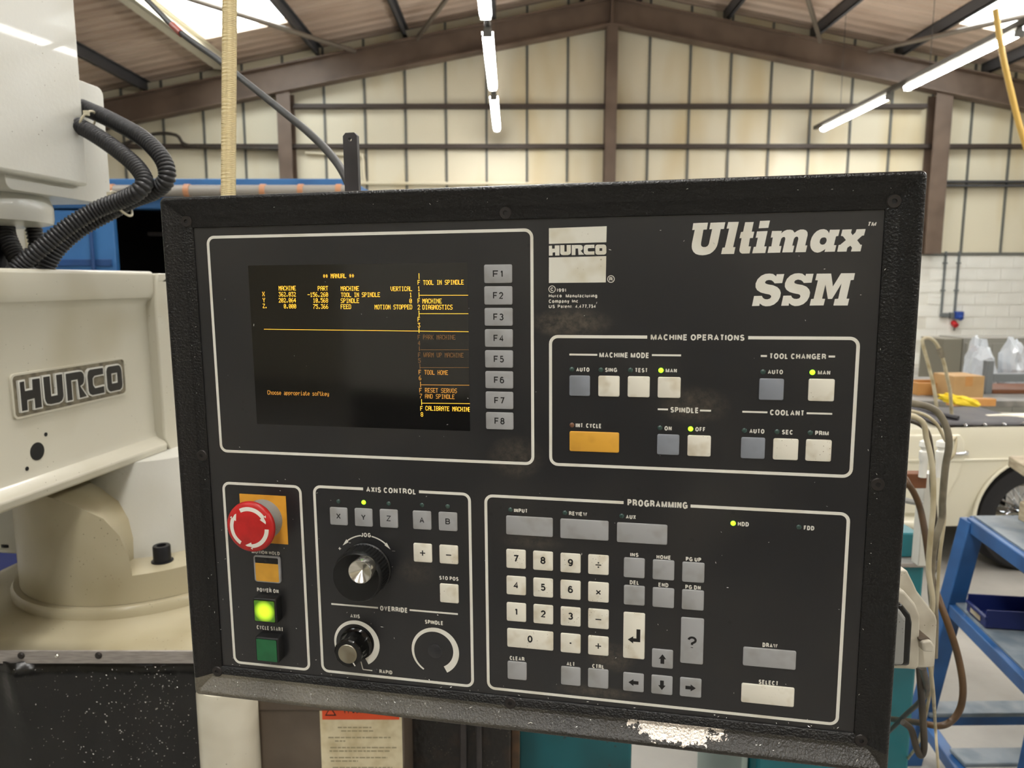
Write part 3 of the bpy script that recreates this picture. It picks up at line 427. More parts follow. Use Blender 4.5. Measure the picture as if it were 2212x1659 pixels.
# old handling dirt on the overlay: brownish scuffs with their own outlines
nt = M_overlay.node_tree; N = nt.nodes; L = nt.links; P = N['Principled BSDF']
src = P.inputs['Base Color'].links[0].from_socket
tc = N.new('ShaderNodeTexCoord'); sp = N.new('ShaderNodeSeparateXYZ'); L.new(tc.outputs['Object'], sp.inputs[0])
sc_ = N.new('ShaderNodeTexNoise'); sc_.inputs['Scale'].default_value = 160; sc_.inputs['Detail'].default_value = 4; sc_.inputs['Roughness'].default_value = .75; L.new(tc.outputs['Object'], sc_.inputs['Vector'])
tot = None
for cx_, cy_, rx_, ry_, k_ in ((.052, .122, .036, .013, 1.0), (.150, .058, .030, .016, .75), (.006, .010, .026, .020, .7), (.088, -.160, .022, .014, .8), (.020, -.062, .030, .008, .55), (.075, -.192, .040, .006, .8), (-.085, -.096, .020, .014, .4)):
    a_ = math_('DIVIDE', math_('SUBTRACT', sp.outputs['X'], cx_), rx_); b_ = math_('DIVIDE', math_('SUBTRACT', sp.outputs['Y'], cy_), ry_)
    g = math_('MULTIPLY', math_('MAXIMUM', math_('SUBTRACT', 1.0, math_('ADD', math_('MULTIPLY', a_, a_), math_('MULTIPLY', b_, b_))), 0.0), k_)
    tot = g if tot is None else math_('ADD', tot, g)
fac = math_('MINIMUM', math_('MULTIPLY', tot, math_('MAXIMUM', math_('SUBTRACT', math_('MULTIPLY', sc_.outputs['Fac'], 2.2), .75), 0.0)), .6)
mx = N.new('ShaderNodeMix'); mx.data_type = 'RGBA'; L.new(src, mx.inputs['A']); mx.inputs['B'].default_value = srgb(104,94,80); L.new(fac, mx.inputs['Factor']); L.new(mx.outputs['Result'], P.inputs['Base Color'])

def lrr(hx, hy, r, z): return [(x, y, z) for x, y in rrect(-hx, -hy, hx, hy, r)]
bz = MB(); bz.loops([lrr(a*MM, b*MM, r*MM, z*MM) for a, b, r, z in ((300,226,3,-26), (304,230,4,-24), (304,230,4,9.5), (303.2,229.2,4,11.4), (301.6,227.6,3.2,12), (299.8,225.8,2.2,11.6), (298.6,224.6,1.5,10.2), (291,216,1,2.6), (289.8,214.8,.8,2.0), (280.9,205.2,.3,1.6), (280.4,204.7,.2,1.0), (280.4,204.7,.2,-3))], False, False)
bz.build('bezel', M_bezel, CON, smooth_ang=50)
MB().loops([lrr(a*MM, b*MM, 6*MM, z*MM) for a, b, z in ((296,222,-25), (296,222,-60), (282,208,-150), (270,196,-160))]).build('housing', M_body, CON, fix=True)
OV = MB().prism(rrect(-.2803, -.2046, .2803, .2046, .0005, 1), -.003, 0).build('overlay_plate', M_overlay, CON, smooth_ang=0)

# socket screws round the ledge
for x, y in ((-285.5,210), (0,209.6), (285.8,210.2), (-286,.5), (286.4,.6), (-285.2,-210), (0,-210), (285.6,-209.2)):
    s = MB().lathe([(.0001,1.2*MM), (5.2*MM,1.2*MM), (5.2*MM,2.2*MM), (4.6*MM,2.9*MM), (1.9*MM,2.9*MM), (1.7*MM,1.9*MM), (.0001,1.7*MM)], 18, (x*MM, y*MM, 0)).build('screw', M_screw, CON, fix=True)
    MB().cyl((x*MM, y*MM, 1.5*MM), (x*MM, y*MM, 1.95*MM), 1.7*MM, n=6).build('hex_socket', M_black, s)

Z_INK = .00012
def stroke(pts, w, closed=False):
    """a printed line of constant width along 2-D points (mm), as flat quads"""
    n = len(pts); L_, R_ = [], []
    for i, p in enumerate(pts):
        a = Vector(pts[i-1]) if (closed or i) else None; b = Vector(pts[(i+1) % n]) if (closed or i < n-1) else None; p = Vector(p)
        e1 = (p-a).normalized() if a is not None else (b-p).normalized(); e2 = (b-p).normalized() if b is not None else e1
        n1 = Vector((-e1.y, e1.x)); n2 = Vector((-e2.y, e2.x)); mi = (n1+n2); mi = mi / max(mi.dot(n1), .3)
        L_.append(p + mi*w/2); R_.append(p - mi*w/2)
    b = MB(); vs = [(q.x*MM, q.y*MM, Z_INK) for q in L_+R_]; fs = []
    for i in range(n if closed else n-1):
        j = (i+1) % n; fs.append((i, i+n, j+n, j))
    return b.add(vs, fs)
for name, fr in FRAMES.items():
    x0, y0, x1, y1 = fr[:4]; pts = rrect(x0, y1, x1, y0, 6.0, 6); w = 2.5
    if len(fr) == 6:
        # start just right of the caption gap and run clockwise-free round to its left end
        g0, g1 = fr[4], fr[5]; ccw = pts
        top_right = [i for i, p in enumerate(ccw) if abs(p[1]-y0) < 1e-6 and p[0] > (x0+x1)/2][-1]
        top_left = [i for i, p in enumerate(ccw) if abs(p[1]-y0) < 1e-6 and p[0] < (x0+x1)/2][0]
        order = [(g0, y0)] + [ccw[(top_left + k) % len(ccw)] for k in range((top_right - top_left) % len(ccw) + 1)] + [(g1, y0)]
        stroke(order, w).build('printed_border', M_print, OV, smooth_ang=0)
    else: stroke(pts, w, True).build('printed_border', M_print, OV, smooth_ang=0)
for x0, y0, x1, y1, w in LINES: stroke([(x0, y0), (x1, y1)], w).build('printed_line', M_print, OV, smooth_ang=0)

# traced lettering and emblem
def flat(loops_, name, m, parent, z=Z_INK, holes={}):
    b = MB(); skip = set(h for hs in holes.values() for h in hs)
    for i, l in enumerate(loops_):
        if i in skip: continue
        b.prism([(x*MM, y*MM) for x, y in l], z, z, [[(x*MM, y*MM) for x, y in loops_[h]] for h in holes.get(i, ())])
    return b.build(name, m, parent, smooth_ang=0)
for l in GLYPHS['logo']: flat([l], 'emblem_block', M_logo, OV)
flat(GLYPHS['hurco'], 'emblem_lettering', M_logo, OV, holes={4: [5]})
flat(GLYPHS['ult'], 'large_lettering', M_print, OV, holes={6: [7]})
flat(GLYPHS['ssm'], 'large_lettering', M_print, OV)

# typeset captions
def sarc(cx, cy, rx, ry, a0, a1, n=10): return [(cx + rx*math.cos(R(a0+(a1-a0)*k/n)), cy + ry*math.sin(R(a0+(a1-a0)*k/n))) for k in range(n+1)]
EL = lambda cx, cy, rx, ry: sarc(cx, cy, rx, ry, 0, 360, 20)
XH = .73                                                    # lower-case height
SF = {                                                      # letters as centre-line strokes: (advance, strokes in a unit box)
 'A': (1.0, [[(0,0), (.5,1), (1,0)], [(.17,.32), (.83,.32)]]), 'B': (.95, [[(0,.52), (0,1)] + sarc(.58,.76,.36,.24,90,-90,8) + [(0,.52)], [(0,.52)] + sarc(.62,.26,.38,.26,90,-90,8) + [(0,0), (0,.52)]]),
 'C': (.97, [sarc(.5,.5,.5,.5,42,318,16)]), 'D': (.97, [[(0,0), (0,1)] + sarc(.45,.5,.55,.5,90,-90,12) + [(0,0)]]), 'E': (.88, [[(1,1), (0,1), (0,0), (1,0)], [(0,.52), (.9,.52)]]), 'F': (.82, [[(1,1), (0,1), (0,0)], [(0,.5), (.85,.5)]]),
 'G': (1.03, [sarc(.5,.5,.5,.5,42,322,16), [(1,0), (1,.45), (.55,.45)]]), 'H': (.97, [[(0,0), (0,1)], [(1,0), (1,1)], [(0,.52), (1,.52)]]), 'I': (.36, [[(.5,0), (.5,1)]]), 'J': (.76, [[(1,1), (1,.3)] + sarc(.5,.3,.5,.3,0,-170,8)]),
 'K': (1.0, [[(0,0), (0,1)], [(1,1), (0,.38)], [(.32,.58), (1,0)]]), 'L': (.8, [[(0,1), (0,0), (1,0)]]), 'M': (1.15, [[(0,0), (0,1)], [(0,1), (.5,.06), (1,1)], [(1,1), (1,0)]]), 'N': (.97, [[(0,0), (0,1)], [(0,1), (1,0)], [(1,0), (1,1)]]),
 'O': (1.05, [EL(.5,.5,.5,.5)]), 'P': (.9, [[(0,0), (0,1)] + sarc(.58,.74,.42,.26,90,-90,8) + [(0,.48)]]), 'R': (.97, [[(0,0), (0,1)] + sarc(.55,.74,.4,.26,90,-90,8) + [(0,.48)], [(.5,.48), (.95,.3), (1,0)]]),
 'S': (.9, [sarc(.5,.755,.44,.245,25,180,8)[:-1] + sarc(.5,.755,.44,.245,180,270,5)[:-1] + sarc(.5,.255,.5,.255,90,-155,12)]), 'T': (.85, [[(0,1), (1,1)], [(.5,1), (.5,0)]]), 'U': (.97, [[(0,1), (0,.34)] + sarc(.5,.34,.5,.34,180,360,10) + [(1,1)]]),
 'V': (.93, [[(0,1), (.5,0), (1,1)]]), 'W': (1.32, [[(0,1), (.25,0), (.5,.96), (.75,0), (1,1)]]), 'X': (.93, [[(0,0), (1,1)], [(0,1), (1,0)]]), 'Y': (.93, [[(0,1), (.5,.45), (1,1)], [(.5,.45), (.5,0)]]), 'Z': (.85, [[(0,1), (1,1), (0,0), (1,0)]]),
 '0': (.78, [EL(.5,.5,.5,.5)]), '1': (.5, [[(.1,.76), (.75,1)], [(.75,1), (.75,0)]]), '2': (.78, [sarc(.5,.70,.47,.30,170,-25,10) + [(.05,0), (1,0)]]), '3': (.78, [sarc(.48,.76,.43,.24,155,-90,10), sarc(.48,.265,.5,.265,90,-155,10)]), '4': (.8, [[(.74,0), (.74,1), (0,.28), (1,.28)]]),
 '5': (.78, [[(.92,1), (.2,1), (.1,.5)] + sarc(.48,.315,.5,.315,132,-150,12)]), '6': (.78, [EL(.5,.31,.5,.31), [(0,.31), (.05,.62)] + sarc(.5,.62,.45,.38,170,40,6)]), '7': (.78, [[(0,1), (1,1), (.36,0)]]), '8': (.78, [EL(.5,.76,.43,.24), EL(.5,.265,.5,.265)]), '9': (.78, [EL(.5,.69,.5,.31), [(1,.69), (.95,.38)] + sarc(.5,.38,.45,.38,-10,-140,6)]),
 '?': (.8, [sarc(.5,.74,.5,.26,175,-50,10) + [(.5,.42), (.5,.26)], [(.5,-.02), (.5,.04)]]), '.': (.36, [[(.5,-.02), (.5,.02)]]), ',': (.36, [[(.6,.05), (.4,-.16)]]), ':': (.4, [[(.5,-.02), (.5,.02)], [(.5,.52), (.5,.56)]]), ' ': (.36, []), '+': (.8, [[(0,.5), (1,.5)], [(.5,0), (.5,1)]]), '-': (.8, [[(0,.5), (1,.5)]]),
 'a': (.76, [sarc(.45,.56,.42,.17,160,0,6) + [(.87,.1), (1,0)], EL(.42,.22,.42,.22)]), 'c': (.74, [sarc(.5,XH/2,.5,XH/2,50,310,12)]), 'e': (.76, [[(0,.38), (1,.38)] + sarc(.5,XH/2,.5,XH/2,0,310,14)]), 'f': (.46, [sarc(.85,.72,.4,.28,90,180,5) + [(.45,0)], [(.05,.66), (.95,.66)]]), 'g': (.8, [EL(.45,XH/2,.45,XH/2), [(.95,XH), (.95,0)] + sarc(.5,0,.45,.24,0,-160,8)]),
 'i': (.36, [[(.5,0), (.5,XH-.04)], [(.5,.95), (.5,1)]]), 'm': (1.18, [[(0,0), (0,XH)], [(0,.48)] + sarc(.25,.5,.25,.22,180,0,6) + [(.5,0)], [(.5,.48)] + sarc(.75,.5,.25,.22,180,0,6) + [(1,0)]]), 'n': (.8, [[(0,0), (0,XH)], [(0,.42)] + sarc(.5,.42,.5,.3,180,0,8) + [(1,0)]]), 'o': (.8, [EL(.5,XH/2,.5,XH/2)]),
 'p': (.8, [[(0,-.26), (0,XH)], EL(.5,XH/2,.5,XH/2)]), 'r': (.54, [[(0,0), (0,XH)], [(0,.42)] + sarc(.7,.42,.7,.3,180,80,6)]), 't': (.46, [[(.45,.92), (.45,.18)] + sarc(.85,.18,.4,.18,180,270,4), [(.05,.66), (.95,.66)]]), 'u': (.8, [[(0,XH), (0,.3)] + sarc(.5,.3,.5,.3,180,360,8) + [(1,XH)], [(1,XH), (1,0)]]), 'y': (.76, [[(0,XH), (.5,.02)], [(1,XH), (.45,-.16), (.1,-.24)]])}
def flat_stroke(b, pts, w, fn):
    """flat ribbon of width w along pts"""
    n = len(pts)
    closed = n > 3 and (Vector(pts[0])-Vector(pts[-1])).length < 1e-6
    if closed: pts = pts[:-1]; n -= 1
    L_, R_ = [], []
    for i in range(n):
        p = Vector(pts[i]); a = Vector(pts[i-1]) if (closed or i) else None; c = Vector(pts[(i+1) % n]) if (closed or i < n-1) else None
        e1 = (p-a).normalized() if a is not None else (c-p).normalized(); e2 = (c-p).normalized() if c is not None else e1
        n1 = Vector((-e1.y, e1.x)); mi = n1 + Vector((-e2.y, e2.x)); mi = mi / max(mi.dot(n1), .55)
        L_.append(p + mi*w/2); R_.append(p - mi*w/2)
    vs = [fn(q.x, q.y) for q in L_+R_]; m = n if closed else n-1
    b.add(vs, [(i, i+n, (i+1) % n + n, (i+1) % n) for i in range(m)])
def lettering(s, x0, x1, yc, cap, t, fn):
    """text fitted between x0 and x1, capital height cap, stroke t (share of cap)"""
    b = MB(); th = t*cap; adv = [SF[c][0] for c in s]; gap = .13 + .04
    tot = sum(adv); k = (x1-x0) / (tot - gap) if len(s) > 1 or True else 1
    x = x0 - gap*k/2
    for c, a in zip(s, adv):
        gx0 = x + gap*k/2 + th/2; gw = a*k - gap*k - th; yb = yc - cap/2 + th/2; gh = cap - th
        if gw < 0: gx0 += gw/2; gw = 0
        for st in SF[c][1]: flat_stroke(b, [(gx0 + u*gw, yb + v*gh) for u, v in st], th, fn)
        x += a*k
    return b
def caption(s, x0, x1, yc, cap, parent, m, z=Z_INK, name='lettering', shear=0, bold=.225):
    lettering(s, x0, x1, yc, cap, bold, lambda x, y: ((x + shear*(y-yc))*MM, y*MM, z)).build(name, m, parent, smooth_ang=0)
for s, x0, x1, yc, cap in TEXTS: caption(s, x0, x1, yc, cap, OV, M_print, shear=.25 if s == 'TM' else 0)
def ring(cx, cy, r0, r1, a0, a1, n=28, taper=None):
    o, i = [], []
    for k in range(n+1):
        t = k/n; a = R(a0 + (a1-a0)*t); ri = r0 if taper is None else taper(t)
        o.append((cx + r1*math.cos(a), cy + r1*math.sin(a))); i.append((cx + ri*math.cos(a), cy + ri*math.sin(a)))
    return o, i
def printed_ring(*a, **k):
    o, i = ring(*a, **k); n = len(o)
    vs = [(x*MM, y*MM, Z_INK) for x, y in o+i]; fs = [(j+1, j, j+n, j+n+1) for j in range(n-1)]
    return MB().add(vs, fs).build('printed_ring', M_print, OV, smooth_ang=0, fix=False)
rc = [t for t in TEXTS if t[0] in 'RC']
for s, x0, x1, yc, cap in rc: printed_ring((x0+x1)/2, yc, 2.35, 2.9, 360, 0)
tp = lambda t: 20.6 - 4.9*t
printed_ring(-68.2, -169.2, 0, 22, 239, -61, 40, tp); printed_ring(-142.6, -169.0, 0, 22, 214, -61, 40, tp)
# jog arrows: arcs with heads
for a0, a1, sg in ((99, 128, 1), (79, 50, -1)):
    cx, cy, r = -130, -95.5, 29.2
    pts = [(cx + r*math.cos(R(a0+(a1-a0)*k/12)), cy + r*math.sin(R(a0+(a1-a0)*k/12))) for k in range(13)]
    stroke(pts, 1.15).build('printed_arrow', M_print, OV, smooth_ang=0)
    a = R(a1); t = Vector((-math.sin(a), math.cos(a)))*sg; nn = Vector((math.cos(a), math.sin(a))); p = Vector(pts[-1])
    tri = [p - t*.5 + nn*1.6, p + t*6.2 - nn*.9, p - t*.5 - nn*1.6]
    if sg > 0: tri = tri[::-1]
    MB().prism([(q.x*MM, q.y*MM) for q in tri], Z_INK, Z_INK).build('printed_arrowhead', M_print, OV, smooth_ang=0)

# keys: raised rounded caps, legends on top
KM = {'w': M_keyw, 'g': M_keyg, 'b': M_keyb, 'o': M_keyo}
def cap_solid(x0, y0, x1, y1, z0, z1, r=1.3, bev=.45):
    return MB().loops([[(x*MM, y*MM, z*MM) for x, y in rrect(x0+i, y1+i, x1-i, y0-i, r, 3)] for i, z in ((0, z0), (0, z1-bev), (bev*.35, z1-bev*.3), (bev, z1))], False, True)
def arrow(cx, cy, s, ang):
    pts = [(-4.3,0), (0,3.1), (0,1.55), (4.3,1.55), (4.3,-1.55), (0,-1.55), (0,-3.1)]
    c, sn = math.cos(R(ang)), math.sin(R(ang))
    return [(cx + s*(x*c - y*sn), cy + s*(x*sn + y*c)) for x, y in pts][::-1]
for kname, x0, y0, x1, y1, col, leg in KEYS:
    w = x1-x0; h = y0-y1
    k_ = cap_solid(x0, y0, x1, y1, 0, 1.2).build(kname, KM[col], CON, smooth_ang=60)
    cx, cy = (x0+x1)/2, (y0+y1)/2; zt = .0013
    if leg is None: continue
    if leg[0] == 'F': caption(leg, cx-4.3, cx+4.3, cy, 5.6, k_, M_black, zt, 'legend', bold=.17)
    elif leg in 'XYZAB': caption(leg, cx-2.1, cx+2.1, cy+.3, 5.2, k_, M_black, zt, 'legend', bold=.17)
    elif leg in '0123456789': caption(leg, cx-(1.35 if leg == '1' else 2.2), cx+(1.35 if leg == '1' else 2.2), cy+.6, 6.4, k_, M_black, zt, 'legend', bold=.195)
    elif leg == '?': caption('?', cx-3.7, cx+3.7, cy-1.2, 10.6, k_, M_black, zt, 'legend', bold=.17)
    else:
        b = MB(); f = lambda pts: b.prism([(x*MM, y*MM) for x, y in pts], zt, zt)
        sq = lambda x, y, a, c: f([(x-a, y-c), (x+a, y-c), (x+a, y+c), (x-a, y+c)])
        if leg == '+': sq(cx, cy, 2.4, .5); sq(cx, cy+1.45, .5, .94); sq(cx, cy-1.45, .5, .94)
        elif leg == '-': sq(cx, cy-.3, 2.4, .5)
        elif leg == 'div': sq(cx, cy, 2.4, .45); sq(cx, cy+1.9, .6, .6); sq(cx, cy-1.9, .6, .6)
        elif leg == 'mul':
            for a in (45, -45):
                c, s = math.cos(R(a)), math.sin(R(a)); f([(cx + x*c - y*s, cy + x*s + y*c) for x, y in ((-2.4,-.5), (2.4,-.5), (2.4,.5), (-2.4,.5))])
        elif leg == 'dot': sq(cx, cy+.4, .7, .7)
        elif leg == 'enter': f([(cx-5.1, cy-3.4), (cx-.6, cy-6.6), (cx-.6, cy-5), (cx+5.2, cy-5), (cx+5.2, cy+6.2), (cx+2, cy+6.2), (cx+2, cy-2), (cx-.6, cy-2), (cx-.6, cy-.3)])
        else: f(arrow(cx, cy, .98, {'left': 0, 'right': 180, 'up': -90, 'down': 90}[leg]))
        b.build('legend', M_black, k_, smooth_ang=0)

# indicator lights
LM = {'d': M_leddark, 'l': M_ledon, 'a': M_ledamber, 'x': M_ledblack}
for x, y, c in LEDS:
    MB().lathe([(2.0*MM, 0), (2.0*MM, .25*MM), (1.5*MM, .7*MM), (.7*MM, .95*MM), (.01*MM, 1.0*MM)], 14, (x*MM, y*MM, 0)).build('indicator_light', LM[c], CON)
printed_hub = MB().lathe([(6.6*MM, 0), (6.6*MM, .3*MM), (5.6*MM, .9*MM), (.01*MM, 1.5*MM)], 28, (-68.4*MM, -169.4*MM, 0)).build('blanking_plug', M_ledblack, CON)

# screen: dark glass with amber characters built from dots
FONT = {'A':'0E11111F111111','B':'1E11111E11111E','C':'0E11101010110E','D':'1E11111111111E','E':'1F10101E10101F','F':'1F10101E101010','G':'0E11101711110F','H':'1111111F111111','I':'0E04040404040E','K':'11121418141211','L':'1010101010101F','M':'111B1515111111','N':'11191519131111','O':'0E11111111110E','P':'1E11111E101010','R':'1E11111E141211','S':'0F10100E01011E','T':'1F040404040404','U':'1111111111110E','V':'11111111110A04','W':'1111111515150A','X':'11110A040A1111','Y':'11110A04040404','Z':'1F01020408101F',
'0':'0E11131519110E','1':'040C040404040E','2':'0E11010204081F','3':'1F02040201110E','4':'02060A121F0202','5':'1F101E0101110E','6':'0608101E11110E','7':'1F010204080808','8':'0E11110E11110E','9':'0E11110F01020C','.':'00000000000C0C','-':'0000001F000000','*':'000A041F040A00',
'h':'10101619111111','o':'00000E1111110E','s':'00000E100E011E','e':'00000E111F100E','a':'00000E010F110F','p':'00001E11111E1010','r':'00001619101010','i':'04000C0404040E','t':'08081C08080906','f':'0609081C080808','k':'10101214181412','y':'00001111110F010E'}
sx0, sy0, sx1, sy1 = -229.8, 171.3, -32.7, 31.2
SCR = MB().prism([(x*MM, y*MM) for x, y in rrect(sx0, sy1, sx1, sy0, .6, 2)], 0, .0001).build('screen', M_glass, CON, smooth_ang=0)
def quad(b, x0, y0, x1, y1, z=.00022):
    b.add([(x0*MM, y0*MM, z), (x1*MM, y0*MM, z), (x1*MM, y1*MM, z), (x0*MM, y1*MM, z)], [(0, 1, 2, 3)])
for s, x, yc, cw, br in SCREEN_TEXT:
    b = MB(); cw = min(cw, 2.45); dw = cw/6; dh = 3.9/7
    for i, ch in enumerate(s):
        g = FONT.get(ch)
        if not g: continue
        for row in range(len(g)//2):
            bits = int(g[2*row:2*row+2], 16); c = 0
            while c < 5:
                if bits >> (4-c) & 1:
                    e = c
                    while e < 5 and bits >> (4-e) & 1: e += 1
                    xa = x + i*cw + c*dw; xb = min(x + i*cw + e*dw + dw*.15, sx1-.05); y1_ = yc + 1.95 - row*dh
                    quad(b, xa, y1_-dh*.86, xb, y1_); c = e
                else: c += 1
    b.build('screen_text', M_amber[br], SCR, smooth_ang=0)
b = MB()                                                   # the cut-off last letter at the glass edge
quad(b, -34.0, 47.7, -33.6, 51.6); quad(b, -33.6, 51.0, -32.8, 51.6); quad(b, -33.6, 49.4, -32.8, 49.9); quad(b, -33.6, 47.7, -32.8, 48.2)
b.build('screen_text', M_amber['h'], SCR, smooth_ang=0)
for x0, y0, x1, y1, br in SCREEN_LINES:
    b = MB()
    if abs(x1-x0) < 2: quad(b, (x0+x1)/2-.25, y1, (x0+x1)/2+.25, y0)
    else:
        v = [(x0, y0-.2), (x1, y1-.2), (x1, y1+.2), (x0, y0+.2)]; b.add([(px_*MM, py_*MM, .00022) for px_, py_ in v], [(0,1,2,3)])
    b.build('screen_rule', M_amber[br], SCR, smooth_ang=0)

# emergency stop: orange plate, grey collar, red mushroom with turning arrows
EX, EY = -228.4, -56.8
MB().prism([(x*MM, y*MM) for x, y in ((EX-23, EY-22.6), (EX+23, EY-22.6), (EX+23, EY+22.6), (EX-23, EY+22.6))], 0, .0006).build('orange_plate', M_orange, CON, smooth_ang=0)
ES = MB().lathe([(21.2*MM, 19*MM), (22.6*MM, 19.6*MM), (23.0*MM, 21*MM), (22.7*MM, 22.6*MM), (21.4*MM, 23.8*MM), (18*MM, 24.6*MM), (10*MM, 25.2*MM), (.01*MM, 25.4*MM)], 56, (EX*MM, EY*MM, 0)).build('stop_button', M_red, CON, smooth_ang=60)
MB().lathe([(18.6*MM, .6*MM), (18.3*MM, 3*MM), (17.4*MM, 12*MM), (15.5*MM, 20*MM)], 48, (EX*MM, EY*MM, 0)).build('collar', M_collar, ES, smooth_ang=60)
def dome(r): 
    prof = ((0,25.4), (10,25.2), (18,24.6), (21.4,23.8))
    for (ra, za), (rb, zb) in zip(prof, prof[1:]):
        if r <= rb: return za + (zb-za)*(r-ra)/(rb-ra)
    return 23.8
for a0 in (118, -2, 238):
    span = -82; n = 16; vs = []; fs = []
    for k in range(n+1):
        a = R(a0 + span*k/n)
        for r in (15.1, 16.9, 18.7): vs.append(((EX + r*math.cos(a))*MM, (EY + r*math.sin(a))*MM, (dome(r)+.10)*MM))
        if k:
            q = 3*k
            for j in (0, 1): fs.append((q+j, q+j-3, q+j-2, q+j+1))
    b = MB().add(vs, fs); a1 = a0 + span; pts = []
    for r, da in ((13.4, 0), (16.9, -22), (20.3, 0), (16.9, 0)): 
        a = R(a1+da); pts.append(((EX + r*math.cos(a))*MM, (EY + r*math.sin(a))*MM, (dome(r)+.12)*MM))
    b.add(pts, [(0, 3, 1), (3, 2, 1)])
    b.build('turning_arrow', M_print, ES, smooth_ang=0, fix=False)

# motion hold key, lit push buttons
hk = cap_solid(-240.2, -91.3, -213.8, -116.8, 0, 2.2, 2.5).build('hold_key', M_keyg, CON, smooth_ang=60)
MB().prism([(x*MM, y*MM) for x, y in rrect(-238.5, -115.6, -215.4, -98.3, 1.2, 2)], .0022, .0024).build('amber_cap', M_keyo, hk, smooth_ang=0)
MB().prism([(x*MM, y*MM) for x, y in rrect(-238.5, -98.3, -215.4, -92.8, .8, 2)], .0022, .00235).build('dark_strip', M_black, hk, smooth_ang=0)
MB().lathe([(1.9*MM, 2.3*MM), (1.9*MM, 2.6*MM), (.01*MM, 2.9*MM)], 14, (-227*MM, -95.5*MM, 0)).build('lamp', M_ledblack, hk)
M_glow = bpy.data.materials.new('lit_green_button'); M_glow.use_nodes = True; M_glow.cycles.emission_sampling = 'NONE'
nt = M_glow.node_tree; N = nt.nodes; L = nt.links; P = N['Principled BSDF']
tc = N.new('ShaderNodeTexCoord'); vm = N.new('ShaderNodeVectorMath'); vm.operation = 'DISTANCE'; vm.inputs[1].default_value = (0, 0, 0); L.new(tc.outputs['Object'], vm.inputs[0])
rp = N.new('ShaderNodeMapRange'); rp.inputs['From Min'].default_value = .0045; rp.inputs['From Max'].default_value = .0105; rp.inputs['To Min'].default_value = .75; rp.inputs['To Max'].default_value = .03; L.new(vm.outputs['Value'], rp.inputs['Value'])
P.inputs['Base Color'].default_value = srgb(58,120,40); P.inputs['Roughness'].default_value = .35; P.inputs['Emission Color'].default_value = (.42, .60, .015, 1)
L.new(rp.outputs['Result'], P.inputs['Emission Strength'])
M_greenbtn = mat('green_button', srgb(34,104,62), .35, col2=srgb(28,92,54), nscale=60)
for cy, m_, lh in ((-140.6, M_glow, 19.6), (-178.6, M_greenbtn, 21)):
    x0, x1, y0, y1 = -239, -215.3, cy+12, cy-12
    pb = MB().loops([[(x*MM, y*MM, z*MM) for x, y in rrect(x0+i, y1+i, x1-i, y0-i, 2, 3)] for i, z in ((0, 0), (0, 8.5), (.6, 9.6), (1.4, 9.9), (2.0, 9.4))], False, True).build('push_button', M_body, CON, smooth_ang=50)
    o = MB().prism([(x*MM, y*MM) for x, y in rrect(-10, -lh/2, 10, lh/2, .8, 2)], 0, .0008).build('lens', m_, pb, smooth_ang=0)
    o.location = (-227.2*MM, (cy-.4)*MM, 9.4*MM)

# jog handwheel with finger spinner
JX, JY = -130.3, -96.2
JW = MB().lathe([(23.4*MM, .4*MM), (23.4*MM, 2.2*MM), (22.6*MM, 3*MM), (22.6*MM, 17*MM), (22.9*MM, 18*MM), (22.9*MM, 20*MM), (22.0*MM, 22.4*MM), (21.4*MM, 23.4*MM), (20.6*MM, 23.6*MM), (20.0*MM, 23.0*MM), (8*MM, 23.0*MM), (.01*MM, 23.0*MM)], 144, (JX*MM, JY*MM, 0), rfun=lambda i, j: (.975 if (j % 3 == 0) else 1.0) if 2 <= i <= 4 else 1.0).build('jog_wheel', M_knob, CON, smooth_ang=30)
MB().lathe([(20.7*MM, 23.55*MM), (21.0*MM, 23.75*MM), (20.5*MM, 23.8*MM)], 72, (JX*MM, JY*MM, 0)).build('rim_edge', M_gloss, JW)
sp_ = MB().lathe([(10.2*MM, 23*MM), (10.5*MM, 24*MM), (10.5*MM, 34.4*MM), (10.1*MM, 35.2*MM), (9.6*MM, 35.2*MM), (9.2*MM, 34.8*MM), (.01*MM, 29.5*MM)], 48, (-121.4*MM, -85.6*MM, 0)).build('finger_spinner', M_alu, JW, smooth_ang=28)

# override knob: fluted black body, spun metal cap, white pointer
KX, KY = -142.5, -168.8
KN = MB().lathe([(15.4*MM, .3*MM), (15.4*MM, 2.4*MM), (14.2*MM, 3.4*MM), (12.8*MM, 5*MM), (12.2*MM, 13*MM), (11.9*MM, 17*MM), (13.2*MM, 17.3*MM), (13.2*MM, 19*MM), (12.2*MM, 20*MM), (.01*MM, 20*MM)], 96, (KX*MM, KY*MM, 0), rfun=lambda i, j: 1 - (.075*abs(math.sin(math.pi*j/8)) if i in (4, 5) else .03*abs(math.sin(math.pi*j/8)) if i in (6, 7, 8) else 0)).build('override_knob', M_gloss, CON, smooth_ang=40)
MB().lathe([(8.8*MM, 20*MM), (8.8*MM, 20.5*MM), (8.4*MM, 20.8*MM), (.01*MM, 20.8*MM)], 40, (KX*MM, KY*MM, 0)).build('metal_cap', M_aluface, KN)
pd = R(-58); pv = Vector((math.cos(pd), math.sin(pd))); pn = Vector((-pv.y, pv.x))
q0 = Vector((KX, KY)) + pv*9.2; q1 = Vector((KX, KY)) + pv*12.6
MB().prism([(p.x*MM, p.y*MM) for p in (q0-pn*.5, q1-pn*.5, q1+pn*.5, q0+pn*.5)], .020, .0203).build('pointer', M_print, KN, smooth_ang=0)

